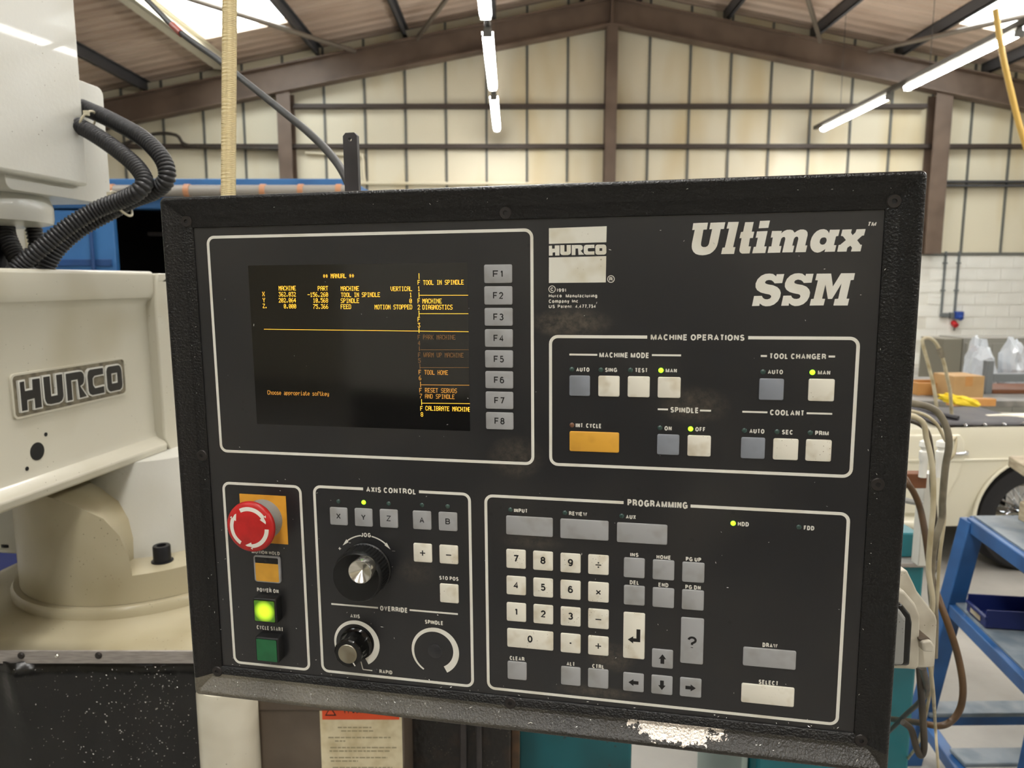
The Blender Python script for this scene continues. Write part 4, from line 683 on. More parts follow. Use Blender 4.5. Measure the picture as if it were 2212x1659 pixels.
# steel hanger strap rising behind the console
M_strap = mat('dark_strap', srgb(58,54,54), .5, col2=srgb(44,41,40), nscale=30)
hp = [(.016*math.cos(R(a)), .012+.016*math.sin(R(a))) for a in range(0, 181, 30)]
outl = [(-.0078,-.36), (.0078,-.36), (.0078,.012), (.0048,.0152), (-.0048,.0152), (-.0078,.012)]
hole = [(.0020*math.cos(R(a)), .0082+.0020*math.sin(R(a))) for a in range(0, 360, 30)]
a_ = CON.matrix_world.inverted() @ at(759, 320, .80)
st = MB().prism(outl, -.003, .003, [hole]).build('hanger_strap', M_strap, CON, loc=(a_.x, a_.y, a_.z))

# metal chips clinging to the console
M_chip = mat('bright_chip', srgb(236,234,228), .3, metal=.6)
b = MB(); rng = random.Random(3)
def chip(p, s, b=b):
    a = rng.uniform(0, math.pi); u = Vector((math.cos(a), math.sin(a), rng.uniform(-.3, .3)))*s*rng.uniform(.7, 2.2); w = Vector((-math.sin(a), math.cos(a), rng.uniform(-.4, .4)))*s*.45; n_ = Vector((0, 0, s*.5)); p = Vector(p)
    b.add([p-u, p+w, p+u, p-w+n_*.3, p+n_], [(0, 3, 1), (3, 2, 1), (0, 1, 4), (1, 2, 4), (2, 3, 4), (3, 0, 4)])
for k in range(90):
    x = -.28 + .56*rng.random()**1.4; y = -.2 + .4*rng.random()**1.3; chip((x, y, .0004), rng.choice((.0003, .0004, .0005, .0008)))
for k in range(40): chip((rng.uniform(-.29, -.1), rng.uniform(-.2, -.02), .0004), .0005)
for k in range(26): chip((rng.uniform(-.279, .27), -.2035+rng.uniform(0, .002), .0004), .0006)
for k in range(70):
    x = rng.uniform(-.29, .29); t = rng.random(); chip((x, -.216-.008*t, .0030+.0078*t), rng.choice((.0004, .0006, .0009)))
for k in range(30): chip((rng.choice((-1, 1))*rng.uniform(.282, .289), rng.uniform(-.2, .2), .0022), .0005)
for k in range(26): chip((rng.uniform(-.29, .29), rng.uniform(.2165, .224), .0105*rng.uniform(.35, .9)+.0002), .0005)
sw = b.build('swarf', M_chip, None, smooth_ang=0); sw.matrix_world = CON.matrix_world.copy()
tag(sw, 'tiny bright metal chips scattered over the black console', 'swarf', kind='stuff')

# ------------------------------------------------------------------ milling machine on the left (local: x out of its side face, y along the ram)
M_enam = mat('cream_enamel', srgb(190,186,170), .32, col2=srgb(166,158,132), nscale=5, lo=.5, hi=.85, spots=(srgb(112,104,86), 90, .10), coat=.15)
M_enam2 = mat('white_enamel', srgb(204,203,195), .30, col2=srgb(184,180,164), nscale=4, lo=.5, hi=.9, spots=(srgb(120,112,96), 60, .07), coat=.15, bump=.05, bscale=120)
M_enam3 = mat('grimy_shaded_enamel', srgb(178,169,142), .3, col2=srgb(152,140,108), nscale=6, lo=.45, hi=.8, spots=(srgb(92,82,62), 110, .13), coat=.2)  # grime specks; the tan base colour also holds the shade beneath the ram
M_recess = mat('grimy_recess', srgb(128,120,100), .6, col2=srgb(86,78,62), nscale=60)
M_letter = mat('black_letter_paint', srgb(20,18,17), .35)
M_bolt = mat('black_oxide_bolt', srgb(36,36,40), .4, metal=.5)
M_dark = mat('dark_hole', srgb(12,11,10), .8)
MA = math.atan(.141); CA, SA = math.cos(MA), math.sin(MA)
MIL = tag(empty('milling_machine', (-.986, 0, 0), -MA), 'cream enamelled milling machine with raised black lettering on its ram', 'machine')
def msolid(prof, y0, y1, x_in=-.42):
    """profile (out, z) of the side, closed to x_in, swept along y"""
    pts = list(prof) + [(x_in, prof[-1][1]), (x_in, prof[0][1])]
    return MB().prism(pts, 0, y1-y0, fn=lambda x, z, t: (x, y0+t, z))
# ram casting: rims above, below and behind a recessed side
b = msolid([(.012,1.235), (.022,1.240), (.024,1.254), (.018,1.262), (.004,1.272), (0,1.284), (0,1.553), (.004,1.562), (.013,1.568), (.016,1.578), (.016,1.618), (.012,1.622)], .75, 1.572)
ram = b.build('ram_casting', M_enam, MIL, bevel=.003, fix=True)
RB = MB().prism([(1.566,1.27), (1.566,1.555), (1.572,1.6), (1.578,1.618), (1.612,1.618), (1.615,1.604), (1.80,1.604), (1.80,1.21), (1.60,1.21)], 0, .44, fn=lambda y, z, t: (.022-t, y, z)).build('ram_end_rim', M_enam, MIL, bevel=.006, seg=3, fix=True)
# cast name panel
MB().prism(rrect(1.199, 1.3775, 1.479, 1.449, .007, 3), 0, .002, fn=lambda y, z, t: (t-.0006, y, z)).build('name_recess', M_recess, ram, fix=True)
b = MB()
o_ = rrect(1.197, 1.3755, 1.481, 1.451, .009, 3); i_ = rrect(1.2005, 1.379, 1.4775, 1.4475, .007, 3)
b.prism(o_, 0, .0036, [i_], fn=lambda y, z, t: (t, y, z)); b.build('name_border', M_enam, ram, fix=True)
hx = [p[0] for l in GLYPHS['hurco'] for p in l]; hy = [p[1] for l in GLYPHS['hurco'] for p in l]; hx0, hx1, hy0, hy1 = min(hx), max(hx), min(hy), max(hy)
def emb(p): return (1.2095 + (p[0]-hx0)/(hx1-hx0)*.258, 1.3855 + (p[1]-hy0)/(hy1-hy0)*.0555)
gl = [[emb(p) for p in l] for l in GLYPHS['hurco']]
for i in range(5):
    hs = [gl[5]] if i == 4 else []
    lt_ = MB().prism(gl[i], .001, .0055, hs, fn=lambda y, z, t: (t, y, z)).build('raised_letter', M_enam2, ram, fix=True)
    MB().prism(inset(gl[i], .0026), .0055, .0061, [inset(h, -.0026) for h in hs], fn=lambda y, z, t: (t, y, z)).build('letter_face', M_letter, lt_, fix=True)
for y, z, r in ((1.242,1.313,.0155), (1.264,1.338,.0036), (1.217,1.289,.0036)):
    MB().cyl((-.01, y, z), (.0006, y, z), r, n=24).build('drilled_hole', M_dark, ram)
# round pedestal with a bolt pocket, stepped base
PX, PY = -.032, 1.561
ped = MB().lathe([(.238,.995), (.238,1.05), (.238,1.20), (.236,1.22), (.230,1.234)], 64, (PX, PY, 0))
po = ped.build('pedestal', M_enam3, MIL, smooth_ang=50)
w2m = lambda v: (CA*(v.x+.986) - SA*v.y, SA*(v.x+.986) + CA*v.y)
cut = MB(); cp = w2m(at(372, 1200, 1.40))
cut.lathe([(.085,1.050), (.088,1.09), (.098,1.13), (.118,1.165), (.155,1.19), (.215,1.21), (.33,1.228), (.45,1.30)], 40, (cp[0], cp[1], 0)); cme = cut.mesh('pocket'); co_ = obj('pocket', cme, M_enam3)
co_.parent = MIL
bm_ = po.modifiers.new('pocket', 'BOOLEAN'); bm_.operation = 'DIFFERENCE'; bm_.object = co_; bm_.solver = 'EXACT'
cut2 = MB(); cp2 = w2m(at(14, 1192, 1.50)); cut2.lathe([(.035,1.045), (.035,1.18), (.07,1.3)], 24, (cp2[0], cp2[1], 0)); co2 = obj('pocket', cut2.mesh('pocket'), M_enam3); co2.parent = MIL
bm2 = po.modifiers.new('pocket2', 'BOOLEAN'); bm2.operation = 'DIFFERENCE'; bm2.object = co2; bm2.solver = 'EXACT'
bpy.context.view_layer.update(); dg = bpy.context.evaluated_depsgraph_get()
pm_ = bpy.data.meshes.new_from_object(po.evaluated_get(dg)); po.modifiers.clear(); po.data = pm_; pm_.shade_smooth(); pm_.set_sharp_from_angle(angle=R(40))
for q in (co_, co2): bpy.data.objects.remove(q)
MB().box((-.40, 1.46, 1.03), (.010, 1.82, 1.245)).build('pedestal_core', M_enam2, MIL, bevel=.01)
MB().cyl((PX, PY+.02, 1.03), (PX, PY+.02, 1.24), .165, .13, n=40).build('pedestal_neck', M_enam2, MIL)
for x, y, r, zt in (w2m(at(350, 1197, 1.40)) + (.0165, 1.083), w2m(at(24, 1192, 1.50)) + (.0135, 1.075)):
    bo = MB().lathe([(r*1.25, 1.046), (r*1.25, 1.052), (r, 1.052), (r, zt-.002), (r*.93, zt), (r*.55, zt), (r*.55, zt-.012), (.0001, zt-.012)], 24, (x, y, 0)).build('socket_bolt', M_bolt, MIL, fix=True)
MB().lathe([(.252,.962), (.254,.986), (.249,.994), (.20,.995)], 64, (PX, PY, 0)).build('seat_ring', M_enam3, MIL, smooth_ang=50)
def blend_base():
    ls = []
    for t in range(9):
        k = t/8; z = .974 - .002*k - (.010 if k > .9 else 0); l = []
        for j in range(64):
            a = 2*math.pi*j/64; c, s = math.cos(a), math.sin(a)
            rr = .250 + .03*k; sq = .335/max(abs(c), abs(s)); w = k**2.2
            l.append((PX + c*(rr*(1-w) + min(sq, .42)*w), PY + s*(rr*(1-w) + min(sq, .42)*w), z))
        ls.append(l)
    ls.append([(x, y, .90) for x, y, z in ls[-1]])
    return MB().loops(ls[::-1])
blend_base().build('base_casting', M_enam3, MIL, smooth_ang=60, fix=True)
# spindle head covers above
HB = MB().prism([(.02,1.776), (.02,2.42), (-.40,2.42), (-.40,1.776)], 0, .62, fn=lambda x, z, t: (x-.02, .80+t, z)).build('head_cover', M_enam2, MIL, bevel=.006, seg=3, fix=True)
MB().prism(rrect(1.25, 1.752, 1.506, 1.972, .014, 4), 0, .34, fn=lambda y, z, t: (-.02-t, y, z)).build('motor_cover', M_enam2, MIL, bevel=.004, fix=True)
MB().lathe([(.10,1.700), (.124,1.706), (.126,1.716), (.126,1.735), (.120,1.752)], 48, (-.165, 1.33, 0)).build('head_flange', M_enam2, MIL, smooth_ang=50)
MB().box((-.20, 1.15, 1.725), (-.055, 1.28, 1.765)).build('flange_block', M_enam2, MIL, bevel=.003)
MB().cyl((-.165, 1.33, 1.62), (-.165, 1.33, 1.70), .05, n=24).build('quill', M_bolt, MIL)
MB().box((-.34, 1.26, 0), (.16, 1.85, .92)).build('machine_base', M_enam, MIL, bevel=.01)

# conduits: ribbed black hoses
M_cond = mat('black_ribbed_conduit', srgb(34,34,37), .42, spots=(srgb(150,140,120), 70, .06))
M_tie = mat('pale_cable_tie', srgb(196,188,164), .5)
def conduit(name, pix, r, label, pitch=.0066, group='ribbed conduits on the milling machine'):
    pts = [at(*p) for p in pix]; fine = smooth(pts, 40)
    path = [fine[0]]; acc = 0; step = pitch/4
    for a, c in zip(fine, fine[1:]):
        d = (c-a).length
        while acc + d >= step:
            a = a + (c-a)*((step-acc)/d); d = (c-a).length; path.append(a.copy()); acc = 0
        acc += d
    o = MB().tube(path, r, 14, rfun=lambda i: (.80, .95, 1.0, .95)[i % 4]).build(name, M_cond, None, smooth_ang=60)
    return tag(o, label, 'conduit', group)
c1 = conduit('ribbed_conduit', [(150,222,1.44), (188,236,1.43), (245,262,1.40), (310,300,1.36), (352,345,1.33), (360,385,1.32), (335,412,1.33), (285,432,1.34), (230,462,1.34), (165,500,1.32), (118,545,1.30), (95,590,1.29)], .0152, 'outer ribbed black conduit looping from the machine head cover')
c2 = conduit('ribbed_conduit', [(150,262,1.40), (195,285,1.38), (245,318,1.35), (290,355,1.32), (312,388,1.30), (300,412,1.29), (262,432,1.30), (212,452,1.30), (150,488,1.28), (90,535,1.26), (45,572,1.25), (22,600,1.24)], .0150, 'inner ribbed black conduit looping below the outer one')
c3 = conduit('ribbed_conduit', [(10,482,1.36), (14,510,1.35), (30,545,1.34), (52,580,1.33), (70,605,1.33)], .0165, 'short ribbed black conduit entering the ram leftmost')
c4 = conduit('ribbed_conduit', [(70,478,1.40), (76,510,1.40), (84,550,1.40), (88,595,1.40)], .0150, 'short upright ribbed black conduit beneath the round head flange')
def tie(p, d, r, label):
    p, d = Vector(p), Vector(d).normalized(); up = d.orthogonal().normalized(); bi = d.cross(up)
    pts = [p + (up*math.cos(2*math.pi*k/24) + bi*math.sin(2*math.pi*k/24))*r for k in range(25)]
    b = MB().tube(pts, .0022, 6); hd = pts[6]; b.box(hd - Vector((.004,.004,.004)), hd + Vector((.004,.004,.004)))
    return tag(b.build('cable_tie', M_tie), label, 'cable tie', 'pale cable ties on the conduits')
tie(at(262, 440, 1.325), at(285, 425, 1.325) - at(225, 465, 1.325), .0245, 'pale cable tie binding the two looping conduits')
tie(at(190, 262, 1.395), at(200, 262, 1.40) - at(180, 250, 1.40), .020, 'pale cable tie on the conduits at the head cover')

# way cover below the machine: clamp strip, black rubber sheet
M_strip = mat('brushed_steel_strip', srgb(176,170,165), .42, metal=.4, col2=srgb(150,144,138), nscale=40, stretch=(1,1,12))
M_rubber = mat('oily_black_sheet', srgb(16,16,16), .22, col2=srgb(34,33,31), nscale=9, lo=.5, hi=.8, spots=(srgb(120,116,106), 260, .10), bump=.08, bscale=40)
WC = tag(empty('way_cover', (-.7, 1.165, .6)), 'oily black rubber way cover clamped under a steel strip', 'machine cover')
pa, pb = at(-60, 1404, 1.165), at(520, 1404, 1.165); z0 = pa.z; z1 = at(200, 1431, 1.165).z; ox, oy, oz = -.7, 1.165, .6
MB().box((pa.x-ox, -.004, z1-oz), (pb.x-ox, 0, z0-oz)).build('clamp_strip', M_strip, WC, bevel=.0008)
for px_ in (46, 124, 213):
    p = at(px_, 1416, 1.161); small = px_ == 124; r = .0035 if small else .006
    s_ = MB().lathe([(r,0), (r,.001), (r*.7,.003), (.0001,.0035)], 16); o = s_.build('screw', M_alu if small else M_screw, WC, loc=(p.x-ox, -.004, p.z-oz)); o.rotation_euler = (R(90), 0, 0)
vs = []; fs = []; nx, nz_ = 40, 24
for j in range(nz_+1):
    for i in range(nx+1):
        u = i/nx; w = j/nz_; x = pa.x + (pb.x-.055-pa.x)*u; z = z1 - .75*w
        y = .004 - .016*math.exp(-((u-.18)/.05)**2)*math.exp(-((w-.02)/.10)**2) + .012*math.sin(u*16+w*3)*w + .008*math.sin(u*7-w*9)*w
        vs.append((x-ox, y, z+.004-oz))
        if i and j: q = j*(nx+1)+i; fs.append((q-nx-2, q-nx-1, q, q-1))
o = MB().add(vs, fs).build('rubber_sheet', M_rubber, WC, smooth_ang=80, fix=True)
md = o.modifiers.new('thickness', 'SOLIDIFY'); md.thickness = .003; md.offset = 0
b = MB()
for k in range(330):
    u = rng.random(); px_ = 10 + 415*max(u, rng.random()*.9); py_ = 1440 + 215*rng.random(); p = at(px_, py_, 1.147)
    a = rng.uniform(0, math.pi); s = rng.choice((.0004, .0005, .0006, .0011)); uu = Vector((math.cos(a), 0, math.sin(a)))*s*1.3; ww = Vector((-math.sin(a), -.3, math.cos(a)))*s*.6
    b.add([p-uu, p+ww, p+uu, p-ww, p+Vector((0,-s*.6,0))], [(0,1,4), (1,2,4), (2,3,4), (3,0,4), (0,3,2,1)])
tag(b.build('swarf', M_chip, None, smooth_ang=0), 'bright metal chips speckling the black rubber way cover', 'swarf', kind='stuff')
# blue machine cover seen beyond the pedestal
M_blue = mat('blue_paint', srgb(34,74,128), .45, col2=srgb(28,62,110), nscale=4)
M_bluelt = mat('light_blue_steel', srgb(58,112,168), .45, col2=srgb(48,96,150), nscale=3)
M_bluedk = mat('deep_blue_paint', srgb(20,34,92), .5)

# ------------------------------------------------------------------ things below the console
M_post = mat('cream_post_paint', srgb(202,196,178), .38, spots=(srgb(126,116,96), 120, .14), col2=srgb(180,172,152), nscale=12)
p = at(496, 1590, 1.10)
PO = tag(empty('support_post', (p.x, p.y, 0)), 'round cream painted support post below the console corner', 'post')
MB().lathe([(.046,0), (.046,.955), (.042,.965), (.0001,.965)], 36).build('pole', M_post, PO)
MB().lathe([(.08,0), (.08,.012), (.05,.02), (.046,.02)], 36).build('foot_flange', M_post, PO)
M_taupe = mat('taupe_machine_paint', srgb(98,86,74), .4, col2=srgb(80,69,58), nscale=10, bump=.1, bscale=120)
M_oily = mat('oily_black_casting', srgb(22,19,17), .35, col2=srgb(52,38,28), nscale=26, lo=.5, hi=.75, spots=(srgb(110,100,88), 200, .2), bump=.2, bscale=90)
TC_ = tag(empty('guard_box', (-.3, 1.25, 0)), 'taupe painted machine guard box carrying an orange warning label', 'machine guard')
xa, xb = at(556, 1590, 1.12).x+.3, at(872, 1590, 1.12).x+.3
MB().box((xa, -.13, .35), (xb, .2, .915)).build('box_body', M_taupe, TC_, bevel=.004)
MB().box((xa-.004, -.134, .905), (xb+.004, .2, .925)).build('lid', M_taupe, TC_, bevel=.003)
MB().box((xa-.02, -.10, .35), (xa-.004, .1, .90)).build('side_seal', M_oily, TC_, bevel=.002)
M_lab = mat('aged_label', srgb(226,214,180), .55, col2=srgb(204,188,148), nscale=40)
M_orl = mat('orange_red_print', srgb(228,84,40), .5)
M_faded = mat('faded_print', srgb(160,148,116), .6)
WL = tag(empty('warning_label', tuple(at(780, 1566, 1.1185))), 'aged cream warning label with an orange red heading', 'label')
lw = at(868, 1600, 1.1185).x - at(692, 1600, 1.1185).x; zt = .046
MB().box((-lw/2, -.0006, -.12), (lw/2, .0, zt)).build('label_sheet', M_lab, WL)
MB().box((-lw/2+.004, -.0009, .010), (lw/2-.004, -.0006, zt-.003)).build('heading_band', M_orl, WL)
lettering('WARNING', -.030, .050, .0285, .0165, .2, lambda x, y: (x, -.0011, y)).build('heading_lettering', M_black, WL, smooth_ang=0)
MB().prism([(-.0095, 0), (.0095, 0), (0, .0165)], 0, .0002, fn=lambda x, y, z: (x-lw/2+.018, -.0010-z, y+.017)).build('warning_triangle', M_black, WL, fix=True)
MB().prism([(-.0065, .0022), (.0065, .0022), (0, .0135)], 0, .0002, fn=lambda x, y, z: (x-lw/2+.018, -.0013-z, y+.017)).build('triangle_infill', M_orl, WL, fix=True)
rows = [(.2,.42,0), (.24,.4,0), (.08,.78,1), (.16,.13,0), (.1,.83,1), (.09,.76,0), (.09,.72,1), (.1,.34,0), (.12,.75,1), (.08,.8,0), (.09,.82,0), (.1,.6,0), (.1,.8,1), (.1,.7,0), (.1,.75,0)]
z = .001
for x0_, w_, gap in rows:
    z -= .0062 + (.0055 if gap else 0)
    b = MB(); x = -lw/2 + lw*x0_ + .002; end = x + lw*w_*.98
    while x < end:
        k = rng.uniform(.004, .011); b.box((x, -.00075, z), (min(x+k, end), -.0006, z+.0022)); x += k + .0016
    b.build('text_row', M_faded, WL)
OC = tag(empty('oily_casting', (.1, 1.3, 0)), 'oily black machine casting with an upright channel beside the warning label', 'machine')
xa, xb = at(884, 1590, 1.22).x-.1, at(1128, 1590, 1.22).x-.1
MB().box((xa, -.08, .3), (xb-.02, .25, 1.05)).build('casting_body', M_oily, OC, bevel=.004)
for px_, w_ in ((1000, .012), (1034, .010)):
    x = at(px_, 1600, 1.2).x-.1; MB().box((x-w_/2, -.10, .3), (x+w_/2, -.078, 1.05)).build('upright_rib', M_strap, OC, bevel=.002)
x = xb-.02; MB().box((x, -.07, .3), (x+.016, .2, 1.05)).build('rusty_edge', mat('rusty_edge', srgb(84,62,40), .6, col2=srgb(46,34,24), nscale=30), OC, bevel=.002)

# teal machine behind the console
M_teal = mat('teal_machine_paint', srgb(22,108,118), .4, col2=srgb(26,88,96), nscale=6, spots=(srgb(60,64,58), 40, .12))
TM_ = tag(empty('teal_machine', (.55, 1.75, 0)), 'teal painted machine standing behind the right of the console', 'machine')
x0, x1 = at(1118, 1600, 1.6).x-.55, at(1366, 1600, 1.6).x-.55
MB().box((x0, -.15, 0), (x1, .35, .80)).build('pedestal', M_teal, TM_, bevel=.008)
x2, x3 = at(1636, 1640, 1.6).x-.55, at(1998, 1230, 1.6).x-.55
MB().box((x2, -.15, 0), (x3, .35, .965)).build('column', M_teal, TM_, bevel=.008)
MB().box((x0, -.14, .72), (x2+.02, .34, .95)).build('bed', M_teal, TM_, bevel=.008)
MB().box((x2-.01, -.165, .962), (x3+.004, .35, .972)).build('way_strip', M_strip, TM_, bevel=.001)
MB().box((x3-.075, -.13, .972), (x3-.005, .3, 1.03)).build('slide', M_teal, TM_, bevel=.004)
x4 = at(1612, 1640, 1.62).x-.55
MB().box((x4, -.10, 0), (x2-.004, .3, .70)).build('pale_side_plate', mat('pale_green_plate', srgb(178,192,184), .5), TM_, bevel=.003)
q = at(1575, 1650, 1.7)
FP = tag(empty('foot_lever', (q.x, q.y, 0)), 'dark steel lever with a pale knob beside the teal column', 'lever')
MB().tube([(-.09,0,.75), (-.02,0,.62), (.03,0,.50), (.08,0,.36), (.09,0,.05)], .018, 10, sub=4).build('lever_arm', M_oily, FP)
MB().lathe([(.0001,-.016), (.012,-.010), (.015,0), (.012,.010), (.0001,.016)], 16, (-.035,-.025,.69)).build('knob', M_post, FP)
MB().box((-.03,-.03,0), (.13,.05,.05)).build('lever_foot', M_oily, FP, bevel=.004)

# ------------------------------------------------------------------ hanging hose, cable
M_hose = mat('cream_braided_hose', srgb(222,204,156), .5, col2=srgb(190,168,116), nscale=60, lo=.45, hi=.6)
a, c = at(499, -420, 1.0), at(493, 470, .92)
pts = [a + (c-a)*(k/260) for k in range(261)] + [c + Vector((.0, -.002*k, -.0045*k)) for k in range(1, 40)]
hose = MB().tube(pts, .0083, 14).build('air_hose', M_hose, None, smooth_ang=60)
tag(hose, 'cream braided air hose hanging straight down behind the console', 'hose')
b = MB()                                                    # braid: two helices proud of the hose
for sg in (1, -1):
    for ph in range(4):
        hp_ = []
        for k in range(0, 3000):
            t = k/2999; p = a + (c-a)*t; an = sg*t*760 + ph*math.pi/2; hp_.append(p + Vector((math.cos(an), math.sin(an), 0))*.0084)
        b.tube(hp_, .00045, 3)
br_ = b.build('braid', mat('hose_braid', srgb(236,220,176), .5), hose, smooth_ang=0); br_['kind'] = 'stuff'
M_cable = mat('black_rubber_cable', srgb(30,28,27), .6, col2=srgb(42,38,34), nscale=60)
cb = MB().tube([at(*p) for p in ((200,-120,1.9), (318,0,1.7), (385,66,1.55), (470,128,1.4), (520,168,1.3), (600,232,1.18), (665,285,1.08), (715,335,1.0), (748,385,.93), (765,440,.88), (770,520,.86))], .0055, 12, sub=8).build('power_cable', M_cable, None, smooth_ang=60)
tag(cb, 'black rubber cable arching down to the back of the console', 'cable')
p = at(372, 54, 1.573); q = at(392, 73, 1.535)
MB().cyl(p, q, .0066, n=12).build('red_tape', mat('red_tape', srgb(142,64,50), .5), cb)

# ------------------------------------------------------------------ connector on the console's right side
M_conn = mat('cream_connector', srgb(196,190,174), .45, col2=srgb(172,164,146), nscale=40, spots=(srgb(90,80,66), 200, .12))
def plate(pix, Y, t): 
    P3 = [at(x, y, Y) for x, y in pix]; return [(v.x, v.z) for v in P3][::-1]
def slab(pix, Y, t, name, m, parent, bevel=.002):
    pts = plate(pix, Y, t); o0 = parent.location
    return MB().prism(pts, 0, t, fn=lambda x, z, d: (x-o0.x, Y-o0.y+t-d, z-o0.z)).build(name, m, parent, bevel=bevel, seg=3, fix=True)
KC = tag(empty('cable_connector', tuple(at(1990, 1340, .70))), 'cream multi-pole connector hood on the console side', 'connector')
slab([(1745,1225), (1960,1232), (1975,1262), (1982,1278), (2022,1330), (2025,1342), (2020,1438), (2014,1443), (1745,1443)], .69, .05, 'hood', M_conn, KC, .003)
slab([(1900,1262), (1955,1278), (1978,1305), (1988,1330), (1986,1440), (1979,1448), (1960,1446), (1900,1444)], .672, .018, 'base_flange', M_conn, KC, .003)
slab([(1900,1300), (1950,1305), (1968,1328), (1972,1345), (1966,1440), (1900,1440)], .662, .010, 'rubber_gasket', M_gloss, KC, .003)
slab([(1880,1312), (1944,1316), (1958,1336), (1953,1438), (1880,1438)], .652, .010, 'metal_base', M_collar, KC, .003)
slab([(1993,1388), (2012,1384), (2020,1396), (2018,1410), (1994,1408)], .664, .026, 'locking_peg', M_conn, KC, .002)
slab([(1985,1380), (2008,1378), (2013,1386), (1990,1390)], .668, .02, 'lever_clip', M_taupe, KC, .001)

# cable bundle hanging behind the connector
M_cg = mat('grey_cable', srgb(132,124,106), .5, col2=srgb(96,88,72), nscale=30)
M_cd = mat('dark_cable', srgb(52,47,42), .5, col2=srgb(80,70,56), nscale=20)
M_cp = mat('pale_hose', srgb(196,186,158), .5, col2=srgb(160,146,112), nscale=20)
M_cbr = mat('brown_hose', srgb(96,70,42), .45, col2=srgb(52,40,30), nscale=12)
def cable(pix, r, m, label, name='hanging_cable', cat='cable', group='cables hanging beside the console'):
    return tag(MB().tube([at(*p) for p in pix], r, 10, sub=8).build(name, m, None, smooth_ang=60), label, cat, group)
cable([(1540,870,0.82), (1700,864,1.0), (1900,868,1.15), (1975,872,1.15), (2020,886,1.15), (2043,920,1.15), (2050,960,1.15), (2042,1010,1.16), (2036,1080,1.17), (2034,1120,1.18), (2018,1180,1.18), (2012,1260,1.18), (2020,1330,1.18), (2018,1420,1.18)], .0055, M_cg, 'thick grey cable arching out over the car door')
cable([(1552,900,0.83), (1700,876,1.0), (1900,880,1.2), (1985,892,1.2), (2022,915,1.2), (2046,955,1.2), (2064,945,1.22), (2060,980,1.2), (2046,1000,1.2), (2038,1040,1.2), (2040,1120,1.2), (2030,1200,1.2), (2024,1300,1.2), (2016,1400,1.2), (2008,1500,1.25), (1985,1600,1.4), (1960,1640,1.62)], .0028, M_cp, 'thin tan cable with a wide loop by the tonneau cover')
cable([(1564,960,0.82), (1700,888,1.0), (1900,892,1.12), (1985,905,1.12), (2002,950,1.12), (2014,1010,1.12), (2016,1090,1.12), (2010,1160,1.12), (2006,1230,1.12), (2014,1290,1.12), (2012,1330,1.13), (2006,1420,1.15)], .0042, M_cp, 'pale hose running straight down beside the connector')
cable([(1576,930,0.85), (1700,896,1.0), (1900,900,1.25), (1990,918,1.25), (2012,975,1.25), (2014,1050,1.25), (2022,1150,1.25), (2026,1210,1.25), (2010,1250,1.22), (2012,1300,1.2), (2020,1350,1.2)], .0045, M_cd, 'dark cable twisted between the pale hoses')
cable([(1560,960,.84), (1800,980,1.1), (1935,1020,1.3), (1965,1050,1.3), (1985,1090,1.3), (1998,1150,1.28), (2008,1220,1.26), (2016,1260,1.25), (2030,1300,1.22), (2052,1360,1.2), (2070,1420,1.2), (2080,1480,1.2), (2076,1525,1.2), (2058,1555,1.2), (2030,1568,1.2), (1990,1562,1.25), (1940,1555,1.45), (1900,1550,1.62)], .0058, M_cbr, 'brown hose looping low in front of the blue trolley leg', 'hose', 'hose')
cable([(1986,1440,.92), (1990,1500,.93), (1994,1560,.94), (1996,1615,.95), (1988,1632,.95), (1978,1610,.95), (1968,1575,.95), (1950,1560,.95)], .0045, M_cd, 'black cable dropping from the connector into a short loop')
cable([(2008,1430,.74), (2016,1500,.80), (2020,1560,1.1), (2024,1620,1.1), (2030,1700,1.1)], .0022, M_cp, 'thin pale cable hanging below the connector')
cable([(1992,1440,.76), (2002,1490,.95), (1985,1518,1.05), (1955,1545,1.2), (1915,1585,1.45), (1890,1600,1.62)], .0040, M_cd, 'black cable slanting across the teal column')
# clutter of valves and small pipes behind the bundle
M_white = mat('white_plastic', srgb(232,230,222), .35)
M_rust = mat('brown_box', srgb(112,68,40), .6)
VC = tag(empty('valve_manifold', tuple(at(1995, 1000, 1.5))), 'white capped valve manifold behind the hanging cables', 'valves')
for px_ in (1998, 2034):
    p = at(px_, 960, 1.5) - VC.location; r = .0085
    MB().lathe([(r*.9,-.07), (r*.9,-.035), (r*1.15,-.03), (r*1.15,-.015), (r*.8,-.012), (r*.8,-.008), (r*1.3,-.004), (r*1.2,.006), (r*.4,.010)], 16, (p.x, p.y, p.z)).build('valve_cap', M_white, VC)
p = at(1985, 1035, 1.52) - VC.location
MB().box((p.x-.05, p.y-.01, p.z-.018), (p.x+.012, p.y+.02, p.z+.014)).build('manifold_block', M_rust, VC, bevel=.002)
p0 = at(1930, 1075, 1.5) - VC.location; p1 = at(1990, 1088, 1.5) - VC.location
MB().cyl(p0, p1, .006, n=10).build('pipe', M_collar, VC)
p = at(2004, 1110, 1.55) - VC.location
MB().box((p.x-.012, p.y, p.z-.12), (p.x+.014, p.y+.03, p.z+.09)).build('back_plate', M_enam2, VC, bevel=.002)

